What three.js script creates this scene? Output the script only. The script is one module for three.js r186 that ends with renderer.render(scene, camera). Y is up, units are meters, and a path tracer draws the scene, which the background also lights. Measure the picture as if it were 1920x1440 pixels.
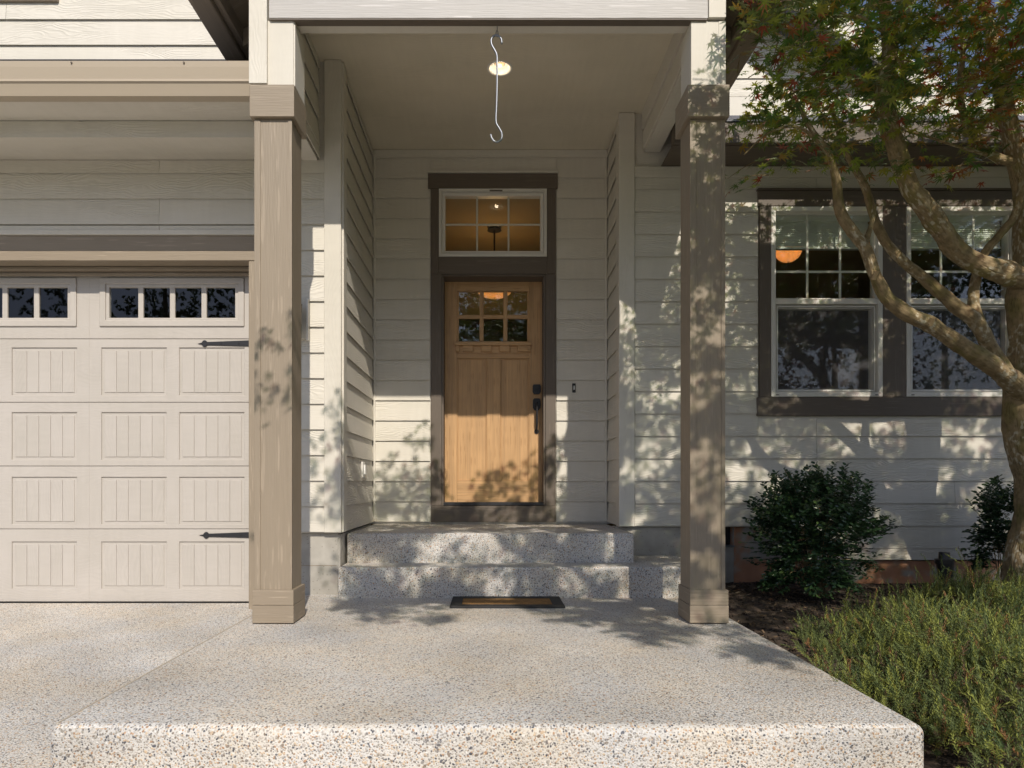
import * as THREE from 'three';
import { RoundedBoxGeometry } from 'three/addons/geometries/RoundedBoxGeometry.js';
import { mergeGeometries } from 'three/addons/utils/BufferGeometryUtils.js';

// ---------------------------------------------------------------- camera, sky, sun, exposure
const scene = new THREE.Scene();
const FOCAL = 1260, EYE = 0.79;                     // focal length in pixels of a 1920 x 1440 frame, eye height above the porch slab
const camera = new THREE.PerspectiveCamera(2 * Math.atan(720 / FOCAL) * 180 / Math.PI, 4 / 3, 0.05, 400);
camera.position.set(0, EYE, 0);
camera.lookAt(0, EYE, -10);
camera.setViewOffset(1920, 1440, 41, -186, 1920, 1440);   // a lens shifted up
camera.updateProjectionMatrix();

const SUN = new THREE.Vector3(0.2, 0.82, 1).normalize();  // low over the street, a little to the right
// clear blue sky: the CIE clear-sky luminance, whiter toward the sun and the horizon
{
  const W = 512, H = 256, a = new Float32Array(W * H * 4);
  for (let y = 0; y < H; y++) for (let x = 0; x < W; x++) {
    const el = ((y + 0.5) / H - 0.5) * Math.PI, az = ((x + 0.5) / W - 0.5) * 2 * Math.PI, e = Math.max(el, 0.012), up = Math.sin(e);
    const g = Math.acos(Math.min(1, Math.max(-1, Math.cos(e) * Math.cos(az) * SUN.x + up * SUN.y + Math.cos(e) * Math.sin(az) * SUN.z)));
    const L = 0.5 * (0.91 + 10 * Math.exp(-3 * g) + 0.45 * Math.cos(g) ** 2) * (1 - Math.exp(-0.32 / up));
    const w = Math.min(1, 0.22 + 0.62 * Math.exp(-1.8 * g) + 0.5 * (1 - up) ** 4), o = (y * W + x) * 4;
    a[o] = L * (0.52 * (1 - w) + 1.02 * w); a[o + 1] = L * (0.86 * (1 - w) + 1.0 * w); a[o + 2] = L * (1.75 * (1 - w) + 0.95 * w); a[o + 3] = 1;
  }
  const t = new THREE.DataTexture(a, W, H, THREE.RGBAFormat, THREE.FloatType);
  t.mapping = THREE.EquirectangularReflectionMapping; t.magFilter = t.minFilter = THREE.LinearFilter; t.wrapS = THREE.RepeatWrapping; t.needsUpdate = true;
  scene.background = t; scene.environment = t;
}

const sun = new THREE.DirectionalLight(new THREE.Color(1, 0.915, 0.79), 4.75);
sun.position.copy(SUN).multiplyScalar(40).add(new THREE.Vector3(0, 0, -4));
sun.target.position.set(0, 0, -4);
sun.castShadow = true;
Object.assign(sun.shadow.camera, { left: -12, right: 12, top: 12, bottom: -12, near: 1, far: 90 });
sun.shadow.mapSize.set(2048, 2048);
scene.add(sun, sun.target);

const renderer = new THREE.WebGLRenderer({ antialias: true });
renderer.toneMapping = THREE.LinearToneMapping;
renderer.toneMappingExposure = 0.875;
renderer.shadowMap.enabled = true;

// ---------------------------------------------------------------- helpers
let seed = 20261;
const rnd = () => { seed |= 0; seed = seed + 0x6D2B79F5 | 0; let t = Math.imul(seed ^ seed >>> 15, 1 | seed); t = t + Math.imul(t ^ t >>> 7, 61 | t) ^ t; return ((t ^ t >>> 14) >>> 0) / 4294967296; };
const rr = (a, b) => a + (b - a) * rnd();
const clamp = (x, a, b) => Math.min(b, Math.max(a, x));
const lerp = (a, b, t) => a + (b - a) * t;
const smooth = (a, b, x) => { const t = clamp((x - a) / (b - a), 0, 1); return t * t * (3 - 2 * t); };
const hash = (x, y, s = 0) => { let h = Math.imul(x | 0, 374761393) + Math.imul(y | 0, 668265263) + Math.imul(s | 0, 2147483647 ^ 0x5bd1e995); h = Math.imul(h ^ h >>> 13, 1274126177); h = Math.imul(h ^ h >>> 16, 2246822519); return ((h ^ h >>> 15) >>> 0) / 4294967296; };
function pnoise(x, y, px, py, s = 0) {              // value noise, periodic over px, py cells
  const xi = Math.floor(x), yi = Math.floor(y), fx = x - xi, fy = y - yi;
  const u = fx * fx * (3 - 2 * fx), v = fy * fy * (3 - 2 * fy);
  const m = (a, n) => ((a % n) + n) % n;
  const a = hash(m(xi, px), m(yi, py), s), b = hash(m(xi + 1, px), m(yi, py), s), c = hash(m(xi, px), m(yi + 1, py), s), d = hash(m(xi + 1, px), m(yi + 1, py), s);
  return lerp(lerp(a, b, u), lerp(c, d, u), v);
}
function fbm(x, y, px, py, oct, s = 0) { let t = 0, a = 0.5, n = 0; for (let i = 0; i < oct; i++) { t += a * pnoise(x, y, px, py, s + i); n += a; x *= 2; y *= 2; px *= 2; py *= 2; a *= 0.5; } return t / n; }
const names = new Map();
function numbered(name) { const n = names.get(name) ?? 0; names.set(name, n + 1); return n ? `${name}_${String(n).padStart(3, '0')}` : name; }
function tag(o, label, category, group) { o.userData.label = label; o.userData.category = category; if (group) o.userData.group = group; return o; }
function thing(name, label, category, pos = [0, 0, 0], group) {
  const o = new THREE.Group(); o.name = numbered(name); o.position.set(...pos); scene.add(o); return tag(o, label, category, group);
}
function put(name, geo, mat, parent) {              // a mesh; vertices given in world metres go under a parent that may stand elsewhere
  const m = new THREE.Mesh(geo, mat); m.castShadow = m.receiveShadow = true;
  m.name = parent === scene ? numbered(name) : name;
  let p = parent, off = new THREE.Vector3();
  while (p && p !== scene) { off.add(p.position); p = p.parent; }
  m.position.sub(off);
  parent.add(m); return m;
}
function structure(name, geo, mat) { const m = put(name, geo, mat, scene); m.userData.kind = 'structure'; return m; }
const at = (px, py, d) => new THREE.Vector3((px - 919) * d / FOCAL, EYE + (906 - py) * d / FOCAL, -d);  // a measured point at its distance d from the camera plane
function metresUV(geo, grain = 'x', jitter = true) {
  const g = geo.index ? geo.toNonIndexed() : geo, p = g.attributes.position, n = g.attributes.normal, uv = new Float32Array(p.count * 2);
  const ou = jitter ? rnd() * 7 : 0, ov = jitter ? rnd() * 7 : 0;
  for (let t = 0; t < p.count; t += 3) {
    const sum = (f) => Math.abs(f(t) + f(t + 1) + f(t + 2)), a = { x: sum((k) => n.getX(k)), y: sum((k) => n.getY(k)), z: sum((k) => n.getZ(k)) };
    const dom = a.x > a.y && a.x > a.z ? 'x' : a.y > a.z ? 'y' : 'z';
    let [e, f] = ['x', 'y', 'z'].filter((k) => k !== dom);
    if (f === grain) [e, f] = [f, e];
    for (let i = t; i < t + 3; i++) { const c = { x: p.getX(i), y: p.getY(i), z: p.getZ(i) }; uv[2 * i] = c[e] + ou; uv[2 * i + 1] = c[f] + ov; }
  }
  g.setAttribute('uv', new THREE.BufferAttribute(uv, 2));
  return g;
}
function boxGeo(x0, x1, y0, y1, z0, z1, bevel = 0.004, grain) {
  const w = Math.abs(x1 - x0), h = Math.abs(y1 - y0), d = Math.abs(z1 - z0), r = Math.min(bevel, w / 3, h / 3, d / 3);
  const g = r > 0 ? new RoundedBoxGeometry(w, h, d, 1, r) : new THREE.BoxGeometry(w, h, d);
  g.translate((x0 + x1) / 2, (y0 + y1) / 2, (z0 + z1) / 2);
  return metresUV(g, grain ?? (w >= h && w >= d ? 'x' : h >= d ? 'y' : 'z'));
}
const box = (name, x0, x1, y0, y1, z0, z1, mat, parent, bevel, grain) => put(name, boxGeo(x0, x1, y0, y1, z0, z1, bevel, grain), mat, parent);
function prism(pts, depth, plane = 'xy') {          // polygon extruded: 'xy' along z, 'zy' along x (points are z, y)
  const s = new THREE.Shape(pts.map(([a, b]) => new THREE.Vector2(a, b)));
  const g = new THREE.ExtrudeGeometry(s, { depth, bevelEnabled: false });
  if (plane === 'zy') g.applyMatrix4(new THREE.Matrix4().set(0, 0, 1, 0, 0, 1, 0, 0, 1, 0, 0, 0, 0, 0, 0, 1));
  if (plane === 'zy') { const p = g.index ? g.toNonIndexed() : g; const a = p.attributes.position.array; for (let i = 0; i < a.length; i += 9) for (let k = 0; k < 3; k++) { const t = a[i + 3 + k]; a[i + 3 + k] = a[i + 6 + k]; a[i + 6 + k] = t; } p.computeVertexNormals(); return p; }
  return g;
}
function tube(points, radii, sides = 9, wob = 0) {  // tapered limb through points
  const c = new THREE.CatmullRomCurve3(points, false, 'centripetal'), n = Math.max(6, points.length * 5), L = c.getLength();
  const fr = c.computeFrenetFrames(n, false), pos = [], uv = [], idx = [];
  for (let i = 0; i <= n; i++) {
    const t = i / n, q = c.getPointAt(t), k = t * (radii.length - 1), a = Math.min(radii.length - 2, Math.floor(k)), r = lerp(radii[a], radii[a + 1], k - a);
    for (let j = 0; j <= sides; j++) {
      const an = j / sides * Math.PI * 2, w = 1 + wob * (fbm(i * 0.45 + 3, (j % sides) * 0.7, 999, 999, 2, points.length) - 0.5) * 2;
      const d = fr.normals[i].clone().multiplyScalar(Math.cos(an)).addScaledVector(fr.binormals[i], Math.sin(an)).multiplyScalar(r * w);
      pos.push(q.x + d.x, q.y + d.y, q.z + d.z); uv.push(j / sides * Math.max(0.12, 6.28 * radii[0]), t * L);
      if (i < n && j < sides) { const b = i * (sides + 1) + j; idx.push(b, b + 1, b + sides + 1, b + 1, b + sides + 2, b + sides + 1); }
    }
  }
  for (const end of [0, n]) { const b = pos.length / 3, q = c.getPointAt(end / n); pos.push(q.x, q.y, q.z); uv.push(0, 0); for (let j = 0; j < sides; j++) { const a = end * (sides + 1) + j; if (end) idx.push(a, a + 1, b); else idx.push(a + 1, a, b); } }
  const g = new THREE.BufferGeometry(); g.setAttribute('position', new THREE.Float32BufferAttribute(pos, 3)); g.setAttribute('uv', new THREE.Float32BufferAttribute(uv, 2)); g.setIndex(idx); g.computeVertexNormals();
  return g;
}
function dataTex(w, h, fn, srgb, sizeX, sizeY) {
  const a = new Uint8Array(w * h * 4), o = [0, 0, 0];
  for (let y = 0; y < h; y++) for (let x = 0; x < w; x++) { fn(x, y, o); const i = (y * w + x) * 4; a[i] = clamp(o[0], 0, 255); a[i + 1] = clamp(o[1], 0, 255); a[i + 2] = clamp(o[2], 0, 255); a[i + 3] = 255; }
  const t = new THREE.DataTexture(a, w, h); t.wrapS = t.wrapT = THREE.RepeatWrapping; t.magFilter = THREE.LinearFilter; t.minFilter = THREE.LinearMipmapLinearFilter; t.generateMipmaps = true;
  if (srgb) t.colorSpace = THREE.SRGBColorSpace; t.repeat.set(1 / sizeX, 1 / sizeY); t.needsUpdate = true; return t;
}
const lin = (r, g, b) => new THREE.Color().setRGB(r, g, b);
const std = (o) => new THREE.MeshStandardMaterial(o);

// ---------------------------------------------------------------- textures and materials
// cedar grain pressed into fibre-cement boards: 1.6 m x 0.8 m
const GW = 1024, GH = 512, grainField = new Float32Array(GW * GH);
for (let y = 0; y < GH; y++) for (let x = 0; x < GW; x++) {
  const u = x / GW, v = y / GH, w = fbm(u * 5, v * 8, 5, 8, 3, 3), k = fbm(u * 3, v * 4, 3, 4, 2, 31);
  const ring = Math.abs(((v * 46 + w * 9) % 1 + 1) % 1 * 2 - 1), fine = pnoise(u * 20, v * 256, 20, 256, 9);
  grainField[y * GW + x] = (smooth(0.25, 0.9, ring) * smooth(0.35, 0.7, k) * 0.75 + 0.25 * fine);
}
const grainBump = dataTex(GW, GH, (x, y, o) => { o[0] = o[1] = o[2] = 255 * grainField[y * GW + x]; }, false, 1.6, 0.8);
const paintMap = dataTex(GW, GH, (x, y, o) => {
  const u = x / GW, v = y / GH, d = fbm(u * 6, v * 6, 6, 6, 4, 77), s = fbm(u * 90, v * 6, 90, 6, 2, 5);
  const k = 246 - 13 * d - 5 * s - 5 * grainField[y * GW + x]; o[0] = k + 1; o[1] = k; o[2] = k - 3 * d;
}, true, 2.3, 1.15);
// weathered brush-painted timber for posts and trim
const postBump = dataTex(512, 512, (x, y, o) => { const u = x / 512, v = y / 512; o[0] = o[1] = o[2] = 255 * clamp(0.55 * pnoise(u * 14, v * 190, 14, 190, 4) + 0.35 * fbm(u * 6, v * 20, 6, 20, 3, 6) + (hash(x >> 1, y >> 1, 8) > 0.9985 ? 0.5 : 0), 0, 1); }, false, 1, 0.5);
const postMap = dataTex(512, 512, (x, y, o) => {
  const u = x / 512, v = y / 512, st = pnoise(u * 8, v * 120, 8, 120, 14), d = fbm(u * 5, v * 5, 5, 5, 4, 15), wear = smooth(0.66, 0.8, fbm(u * 7, v * 44, 7, 44, 3, 19));
  const k = 228 + 10 * (d - 0.5) + 7 * (st - 0.5); o[0] = k + 22 * wear; o[1] = k + 22 * wear; o[2] = k + 24 * wear;
}, true, 1.4, 0.7);
const paint = (c, o = {}) => std({ color: c, map: paintMap, bumpMap: grainBump, bumpScale: 0.0022, roughness: 0.62, ...o });
const M = {
  siding: paint(lin(0.745, 0.708, 0.625)),
  sidingTrim: paint(lin(0.745, 0.708, 0.625), { bumpScale: 0.0008 }),
  ceiling: paint(lin(0.78, 0.72, 0.58), { bumpScale: 0.0006 }),
  weathered: std({ color: lin(0.60, 0.575, 0.545), map: postMap, bumpMap: postBump, bumpScale: 0.0016, roughness: 0.6 }),
  post: std({ color: lin(0.35, 0.285, 0.208), map: postMap, bumpMap: postBump, bumpScale: 0.0014, roughness: 0.55 }),
  trim: std({ color: lin(0.16, 0.128, 0.10), map: postMap, bumpMap: postBump, bumpScale: 0.0007, roughness: 0.6 }),
  garageTrim: std({ color: lin(0.33, 0.27, 0.20), map: postMap, bumpMap: postBump, bumpScale: 0.0007, roughness: 0.6 }),
  gutter: std({ color: lin(0.44, 0.37, 0.28), roughness: 0.45 }),
  garageDoor: std({ color: lin(0.545, 0.508, 0.465), map: paintMap, bumpMap: grainBump, bumpScale: 0.0005, roughness: 0.5 }),
  vinyl: std({ color: lin(0.68, 0.655, 0.60), roughness: 0.4 }),
  glass: new THREE.MeshPhysicalMaterial({ color: lin(0.92, 0.95, 0.93), roughness: 0.0, transmission: 1, thickness: 0, ior: 1.52 }),
  screen: std({ color: lin(0.16, 0.16, 0.17), roughness: 0.8, transparent: true, opacity: 0.28, side: THREE.DoubleSide }),
  black: std({ color: lin(0.018, 0.018, 0.02), roughness: 0.4 }),
  iron: std({ color: lin(0.03, 0.03, 0.034), roughness: 0.5, metalness: 0.4 }),
  zinc: std({ color: lin(0.26, 0.28, 0.31), roughness: 0.42, metalness: 0.7 }),
  white: std({ color: lin(0.8, 0.79, 0.75), roughness: 0.4 }),
  rubber: std({ color: lin(0.022, 0.021, 0.021), roughness: 0.75 }),
  room: std({ color: lin(0.36, 0.29, 0.17), roughness: 0.9 }),
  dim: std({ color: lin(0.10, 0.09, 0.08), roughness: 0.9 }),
};
// exposed-aggregate concrete, 2.6 m square: rounded stones in a pale matrix
const AG = 2048, agColor = new Uint8Array(AG * AG * 4), agBump = new Uint8Array(AG * AG * 4);
{
  const NC = 340, cell = AG / NC, sx = new Float32Array(NC * NC), sy = new Float32Array(NC * NC), sr = new Float32Array(NC * NC), el = new Float32Array(NC * NC), sc = new Uint8Array(NC * NC * 3);
  const stones = [[186, 180, 172], [200, 194, 186], [172, 165, 156], [150, 145, 141], [124, 121, 120], [92, 93, 98], [196, 174, 150], [208, 186, 158], [178, 144, 116], [216, 212, 206], [164, 157, 146], [138, 126, 114], [220, 214, 206], [206, 197, 186], [194, 186, 178]];
  for (let i = 0; i < NC * NC; i++) {
    sx[i] = (i % NC + hash(i, 1, 5)) * cell; sy[i] = (Math.floor(i / NC) + hash(i, 2, 5)) * cell;
    const big = hash(i, 3, 5); sr[i] = cell * (big > 0.985 ? 0.95 : 0.3 + 0.36 * hash(i, 4, 5)); el[i] = hash(i, 7, 5) * 3.14;
    const c = stones[Math.floor(hash(i, 6, 5) * stones.length)]; for (let k = 0; k < 3; k++) sc[3 * i + k] = clamp(c[k] + (hash(i, 9, 5) - 0.5) * 24, 0, 255);
  }
  for (let y = 0; y < AG; y++) for (let x = 0; x < AG; x++) {
    const cx = Math.floor(x / cell), cy = Math.floor(y / cell); let best = 9, id = 0;
    for (let j = -1; j <= 1; j++) for (let i = -1; i <= 1; i++) {
      const q = ((cy + j + NC) % NC) * NC + (cx + i + NC) % NC; let dx = x - sx[q], dy = y - sy[q];
      if (dx > AG / 2) dx -= AG; if (dx < -AG / 2) dx += AG; if (dy > AG / 2) dy -= AG; if (dy < -AG / 2) dy += AG;
      const ca = Math.cos(el[q]), sa = Math.sin(el[q]), ex = dx * ca + dy * sa, ey = (dy * ca - dx * sa) * 1.4, d = Math.sqrt(ex * ex + ey * ey) / sr[q];
      if (d < best) { best = d; id = q; }
    }
    const o = (y * AG + x) * 4, t = smooth(1.02, 0.86, best), st = fbm(x / AG * 6, y / AG * 6, 6, 6, 4, 41), n = hash(x, y, 3) * 18 - 9, m = (st - 0.5) * 46, wm = (fbm(x / AG * 9 + 3, y / AG * 9, 9, 9, 3, 43) - 0.5) * 15;
    const mat = [208 + n + m + wm, 204 + n + m + wm * 0.3, 197 + n + m - wm];
    for (let k = 0; k < 3; k++) agColor[o + k] = clamp(lerp(mat[k], sc[3 * id + k] + m * 0.7 + (1 - k) * wm * 0.6 + n * 0.4, t), 0, 255);
    agColor[o + 3] = agBump[o + 3] = 255;
    agBump[o] = agBump[o + 1] = agBump[o + 2] = clamp(70 + 150 * Math.sqrt(Math.max(0, 1 - Math.min(1, best) ** 2)) + n, 0, 255);
  }
}
function agTex(a, srgb) { const t = new THREE.DataTexture(a, AG, AG); t.wrapS = t.wrapT = THREE.RepeatWrapping; t.magFilter = THREE.LinearFilter; t.minFilter = THREE.LinearMipmapLinearFilter; t.generateMipmaps = true; if (srgb) t.colorSpace = THREE.SRGBColorSpace; t.repeat.set(1 / 2.6, 1 / 2.6); t.needsUpdate = true; return t; }
const agC = agTex(agColor, true), agB = agTex(agBump, false);
M.aggregate = std({ color: lin(0.90, 0.90, 0.90), map: agC, bumpMap: agB, bumpScale: 0.003, roughness: 0.85 });
// cast foundation wall with rusty splash stains near the soil
const foundMap = dataTex(1024, 256, (x, y, o) => {
  const u = x / 1024, v = y / 256, n = fbm(u * 30, v * 8, 30, 8, 4, 51), b = fbm(u * 5, v * 2, 5, 2, 3, 52), pit = hash(x >> 1, y >> 1, 53) > 0.99 ? -40 : 0;
  const k = 172 + 40 * (n - 0.5) + 34 * (b - 0.5) + pit; o[0] = k + 4; o[1] = k; o[2] = k - 8;
}, true, 3, 0.75);
M.foundation = std({ color: lin(0.85, 0.84, 0.82), map: foundMap, roughness: 0.9 });
const stainMap = dataTex(1024, 256, (x, y, o) => {
  const u = x / 1024, v = y / 256, n = fbm(u * 30, v * 8, 30, 8, 4, 51), e = smooth(0.42, 0.56, fbm(u * 14, v * 4, 14, 4, 4, 57)), k = 165 + 40 * (n - 0.5);
  o[0] = lerp(k, k + 22, e); o[1] = lerp(k - 4, k - 28, e); o[2] = lerp(k - 12, k - 58, e);
}, true, 3, 0.75);
M.stained = std({ color: lin(0.85, 0.84, 0.82), map: stainMap, roughness: 0.9 });
// stained wood door, grain up the door
const woodMap = dataTex(512, 512, (x, y, o) => {
  const u = x / 512, v = y / 512, st = pnoise(u * 4, v * 130, 4, 130, 61), st2 = pnoise(u * 2, v * 34, 2, 34, 62), b = fbm(u * 3, v * 5, 3, 5, 3, 63), dark = smooth(0.74, 0.9, pnoise(u * 9, v * 180, 9, 180, 64));
  const k = 1 + 0.08 * (st - 0.5) + 0.07 * (st2 - 0.5) + 0.15 * (b - 0.5) - 0.12 * dark;
  o[0] = 214 * k; o[1] = 178 * k - 5 * dark; o[2] = 132 * k - 10 * dark;
}, true, 1, 0.5);
M.wood = std({ color: lin(0.76, 0.69, 0.62), map: woodMap, bumpMap: postBump, bumpScale: 0.0005, roughness: 0.5 });
const barkMap = dataTex(512, 512, (x, y, o) => {
  const u = x / 512, v = y / 512, n = fbm(u * 8, v * 24, 8, 24, 4, 71), li = 0.75 * smooth(0.52, 0.7, fbm(u * 16, v * 22, 16, 22, 4, 72)) * smooth(0.35, 0.6, fbm(u * 3, v * 3, 3, 3, 2, 78)), mo = smooth(0.5, 0.7, fbm(u * 3, v * 6, 3, 6, 3, 73)), cr = 0.3 * smooth(0.72, 0.85, pnoise(u * 40, v * 30, 40, 30, 74));
  let r = 146 + 60 * (n - 0.5), g = 128 + 54 * (n - 0.5), b = 98 + 44 * (n - 0.5);
  r = lerp(r, 118, mo * 0.5); g = lerp(g, 112, mo * 0.5); b = lerp(b, 62, mo * 0.5);
  r = lerp(r, 206, li); g = lerp(g, 200, li); b = lerp(b, 184, li);
  o[0] = r - 46 * cr; o[1] = g - 44 * cr; o[2] = b - 38 * cr;
}, true, 0.45, 0.7);
const barkBump = dataTex(512, 512, (x, y, o) => { const u = x / 512, v = y / 512; o[0] = o[1] = o[2] = 255 * clamp(0.6 * fbm(u * 24, v * 14, 24, 14, 4, 75) + 0.4 * (1 - smooth(0.7, 0.82, pnoise(u * 40, v * 14, 40, 14, 74))), 0, 1); }, false, 0.45, 0.7);
M.bark = std({ color: lin(1, 0.98, 0.94), map: barkMap, bumpMap: barkBump, bumpScale: 0.008, roughness: 0.9 });
const soilMap = dataTex(512, 512, (x, y, o) => { const u = x / 512, v = y / 512, n = fbm(u * 40, v * 40, 40, 40, 3, 81), c = fbm(u * 6, v * 6, 6, 6, 3, 82), k = 58 + 60 * (n - 0.5) + 26 * (c - 0.5); o[0] = k * 1.1; o[1] = k * 0.9; o[2] = k * 0.74; }, true, 0.8, 0.8);
M.soil = std({ color: lin(1, 1, 1), map: soilMap, bumpMap: soilMap, bumpScale: 0.012, roughness: 1 });
const asphaltMap = dataTex(256, 256, (x, y, o) => { const k = 62 + 30 * (hash(x, y, 91) - 0.5) + 20 * (fbm(x / 32, y / 32, 8, 8, 3, 92) - 0.5); o[0] = k; o[1] = k; o[2] = k + 2; }, true, 0.7, 0.7);
M.asphalt = std({ color: lin(1, 1, 1), map: asphaltMap, roughness: 0.9 });
const lawnMap = dataTex(256, 256, (x, y, o) => { const k = fbm(x / 8, y / 8, 32, 32, 4, 95); o[0] = 70 + 50 * k; o[1] = 84 + 60 * k; o[2] = 36 + 26 * k; }, true, 1.3, 1.3);
M.lawn = std({ color: lin(1, 1, 1), map: lawnMap, roughness: 1 });
const shingleMap = dataTex(512, 256, (x, y, o) => { const t = hash(Math.floor(x / 26), 0, 97), k = 118 + 34 * (t - 0.5) + 46 * (hash(x, y, 98) - 0.5); o[0] = k; o[1] = k; o[2] = k + 5; }, true, 3, 0.3);
M.shingle = std({ color: lin(0.8, 0.8, 0.82), map: shingleMap, roughness: 0.9 });
const coirMap = dataTex(256, 256, (x, y, o) => { const k = 0.7 + 0.6 * hash(x, y, 99) + 0.25 * (fbm(x / 16, y / 16, 16, 16, 3, 100) - 0.5); o[0] = 164 * k; o[1] = 122 * k; o[2] = 66 * k; }, true, 0.35, 0.35);
M.coir = std({ color: lin(0.7, 0.7, 0.7), map: coirMap, bumpMap: coirMap, bumpScale: 0.004, roughness: 1 });

// ---------------------------------------------------------------- ground
const zG = -4.737, zB = -6.0, zR = -5.408, COURSE = 0.18, Y0 = 0.448;   // wall planes: garage side, alcove back, window side; siding courses
const XL = -1.057, XR = 1.06, CEIL = 3.76;
function slabGeo(x0, x1, yTop, yBot, z0, z1, r) { const g = new RoundedBoxGeometry(x1 - x0, yTop - yBot, z1 - z0, 4, r); g.translate((x0 + x1) / 2, (yTop + yBot) / 2, (z0 + z1) / 2); return metresUV(g, 'x'); }
structure('pavement', slabGeo(-1.445, 1.425, 0, -0.5, -5.2, -2.185, 0.034), M.aggregate);
{ const j = boxGeo(-1.454, -1.4455, -0.05, -0.012, -4.62, -2.25, 0.002); put('joint_filler', j, std({ color: lin(0.44, 0.39, 0.32), roughness: 0.95 }), scene.getObjectByName('pavement')); }
{ // driveway falling to the street
  const g = new THREE.PlaneGeometry(8.5, 13, 1, 1); g.rotateX(-Math.PI / 2); g.translate(-5.70, 0, 1.6);
  const p = g.attributes.position; for (let i = 0; i < p.count; i++) { const z = p.getZ(i); p.setY(i, -0.085 - (z + 4.9) * 0.05); }
  g.computeVertexNormals(); structure('driveway', metresUV(g), M.aggregate);
}
{ const g = mergeGeometries([new THREE.PlaneGeometry(2.86, 2.6).rotateX(-Math.PI / 2).translate(-0.01, -0.26, -0.87), new THREE.PlaneGeometry(5.6, 7).rotateX(-Math.PI / 2).translate(1.36, -0.26, 3.93)]); structure('path', metresUV(g), M.aggregate); }
{ const g = new THREE.PlaneGeometry(500, 500); g.rotateX(-Math.PI / 2); g.translate(0, -0.78, 0); structure('ground', metresUV(g), M.lawn); }
{ const g = new THREE.PlaneGeometry(200, 7); g.rotateX(-Math.PI / 2); g.translate(0, -0.74, 12.2); structure('street', metresUV(g), M.asphalt); }
{ const g = new THREE.PlaneGeometry(8, 7.4, 4, 8); g.rotateX(-Math.PI / 2); g.translate(8.17, 0, 4.0); const p = g.attributes.position; for (let i = 0; i < p.count; i++) p.setY(i, lerp(-0.18, -0.7, (p.getZ(i) - 0.3) / 7.4)); g.computeVertexNormals(); structure('lawn', metresUV(g), M.lawn); }
const bedY = (x, z) => -0.015 - 0.045 * clamp(z + 5.4, 0, 6) + 0.05 * (fbm(x * 2.2 + 40, z * 2.2 + 40, 999, 999, 3, 7) - 0.5);
{ const g = new THREE.PlaneGeometry(7, 5.8, 90, 80); g.rotateX(-Math.PI / 2); g.translate(4.9, 0, -2.55); const p = g.attributes.position; for (let i = 0; i < p.count; i++) p.setY(i, bedY(p.getX(i), p.getZ(i))); g.computeVertexNormals(); structure('planting_bed', metresUV(g), M.soil); }

// ---------------------------------------------------------------- house
const house = thing('house', 'craftsman house with grey-beige lap siding, covered entry porch and white garage door', 'house');
function wallWithHoles(x0, x1, y0, y1, holes, z, thick) {
  const s = new THREE.Shape([[x0, y0], [x1, y0], [x1, y1], [x0, y1]].map(([a, b]) => new THREE.Vector2(a, b)));
  for (const [a, b, c, d] of holes) s.holes.push(new THREE.Path([[a, c], [a, d], [b, d], [b, c]].map(([p, q]) => new THREE.Vector2(p, q))));
  const g = new THREE.ExtrudeGeometry(s, { depth: thick, bevelEnabled: false }); g.translate(0, 0, z - thick); return metresUV(g);
}
function boardGeo(x0, x1, y0, y1, full) {           // one lap board: thick at its lower edge, the top tucked under the next
  const top = full ? y1 + 0.025 : y1, g = new THREE.BoxGeometry(x1 - x0, top - y0, 0.019); g.translate((x0 + x1) / 2, (y0 + top) / 2, 0.0095);
  const p = g.attributes.position; for (let i = 0; i < p.count; i++) { const up = p.getY(i) > (y0 + top) / 2, out = p.getZ(i) > 0.01; p.setZ(i, up ? (out ? lerp(0.0215, 0.0055, clamp((top - y0) / 0.205, 0, 1)) : 0) : (out ? 0.0215 : 0.0165)); }
  const q = g.toNonIndexed(); q.computeVertexNormals(); return metresUV(q);
}
function siding(parent, x0, x1, y0, y1, holes, place, joints = []) {
  for (let k = Math.floor((y0 - Y0) / COURSE - 1e-6); Y0 + k * COURSE < y1 - 0.01; k++) {
    const a = Math.max(y0, Y0 + k * COURSE), b = Math.min(y1, Y0 + (k + 1) * COURSE);
    if (b - a < 0.012) continue;
    const cuts = new Set([x0, x1]); for (const h of holes) if (h[2] < b && h[3] > a) { cuts.add(clamp(h[0], x0, x1)); cuts.add(clamp(h[1], x0, x1)); }
    for (const [jk, jx] of joints) if (jk === k) cuts.add(jx);
    const xs = [...cuts].sort((p, q) => p - q);
    for (let i = 0; i + 1 < xs.length; i++) {
      const m = (xs[i] + xs[i + 1]) / 2; let spans = [[a, b]];
      if (xs[i + 1] - xs[i] < 0.004) continue;
      for (const h of holes) if (m > h[0] && m < h[1]) spans = spans.flatMap(([p, q]) => h[2] >= q || h[3] <= p ? [[p, q]] : [[p, h[2]], [h[3], q]].filter(([s, t]) => t - s > 0.012));
      for (const [p, q] of spans) { const g = boardGeo(xs[i] + 0.0012, xs[i + 1] - 0.0012, p, q, q === b && b < y1 - 0.001); g.applyMatrix4(place); put('siding_board', g, M.siding, parent); }
    }
  }
}
const facing = (z) => new THREE.Matrix4().makeTranslation(0, 0, z);
const facingRight = (x) => new THREE.Matrix4().makeRotationY(Math.PI / 2).setPosition(x, 0, 0);   // local x runs to -z
const facingLeft = (x) => new THREE.Matrix4().makeRotationY(-Math.PI / 2).setPosition(x, 0, 0);   // local x runs to +z

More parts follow.
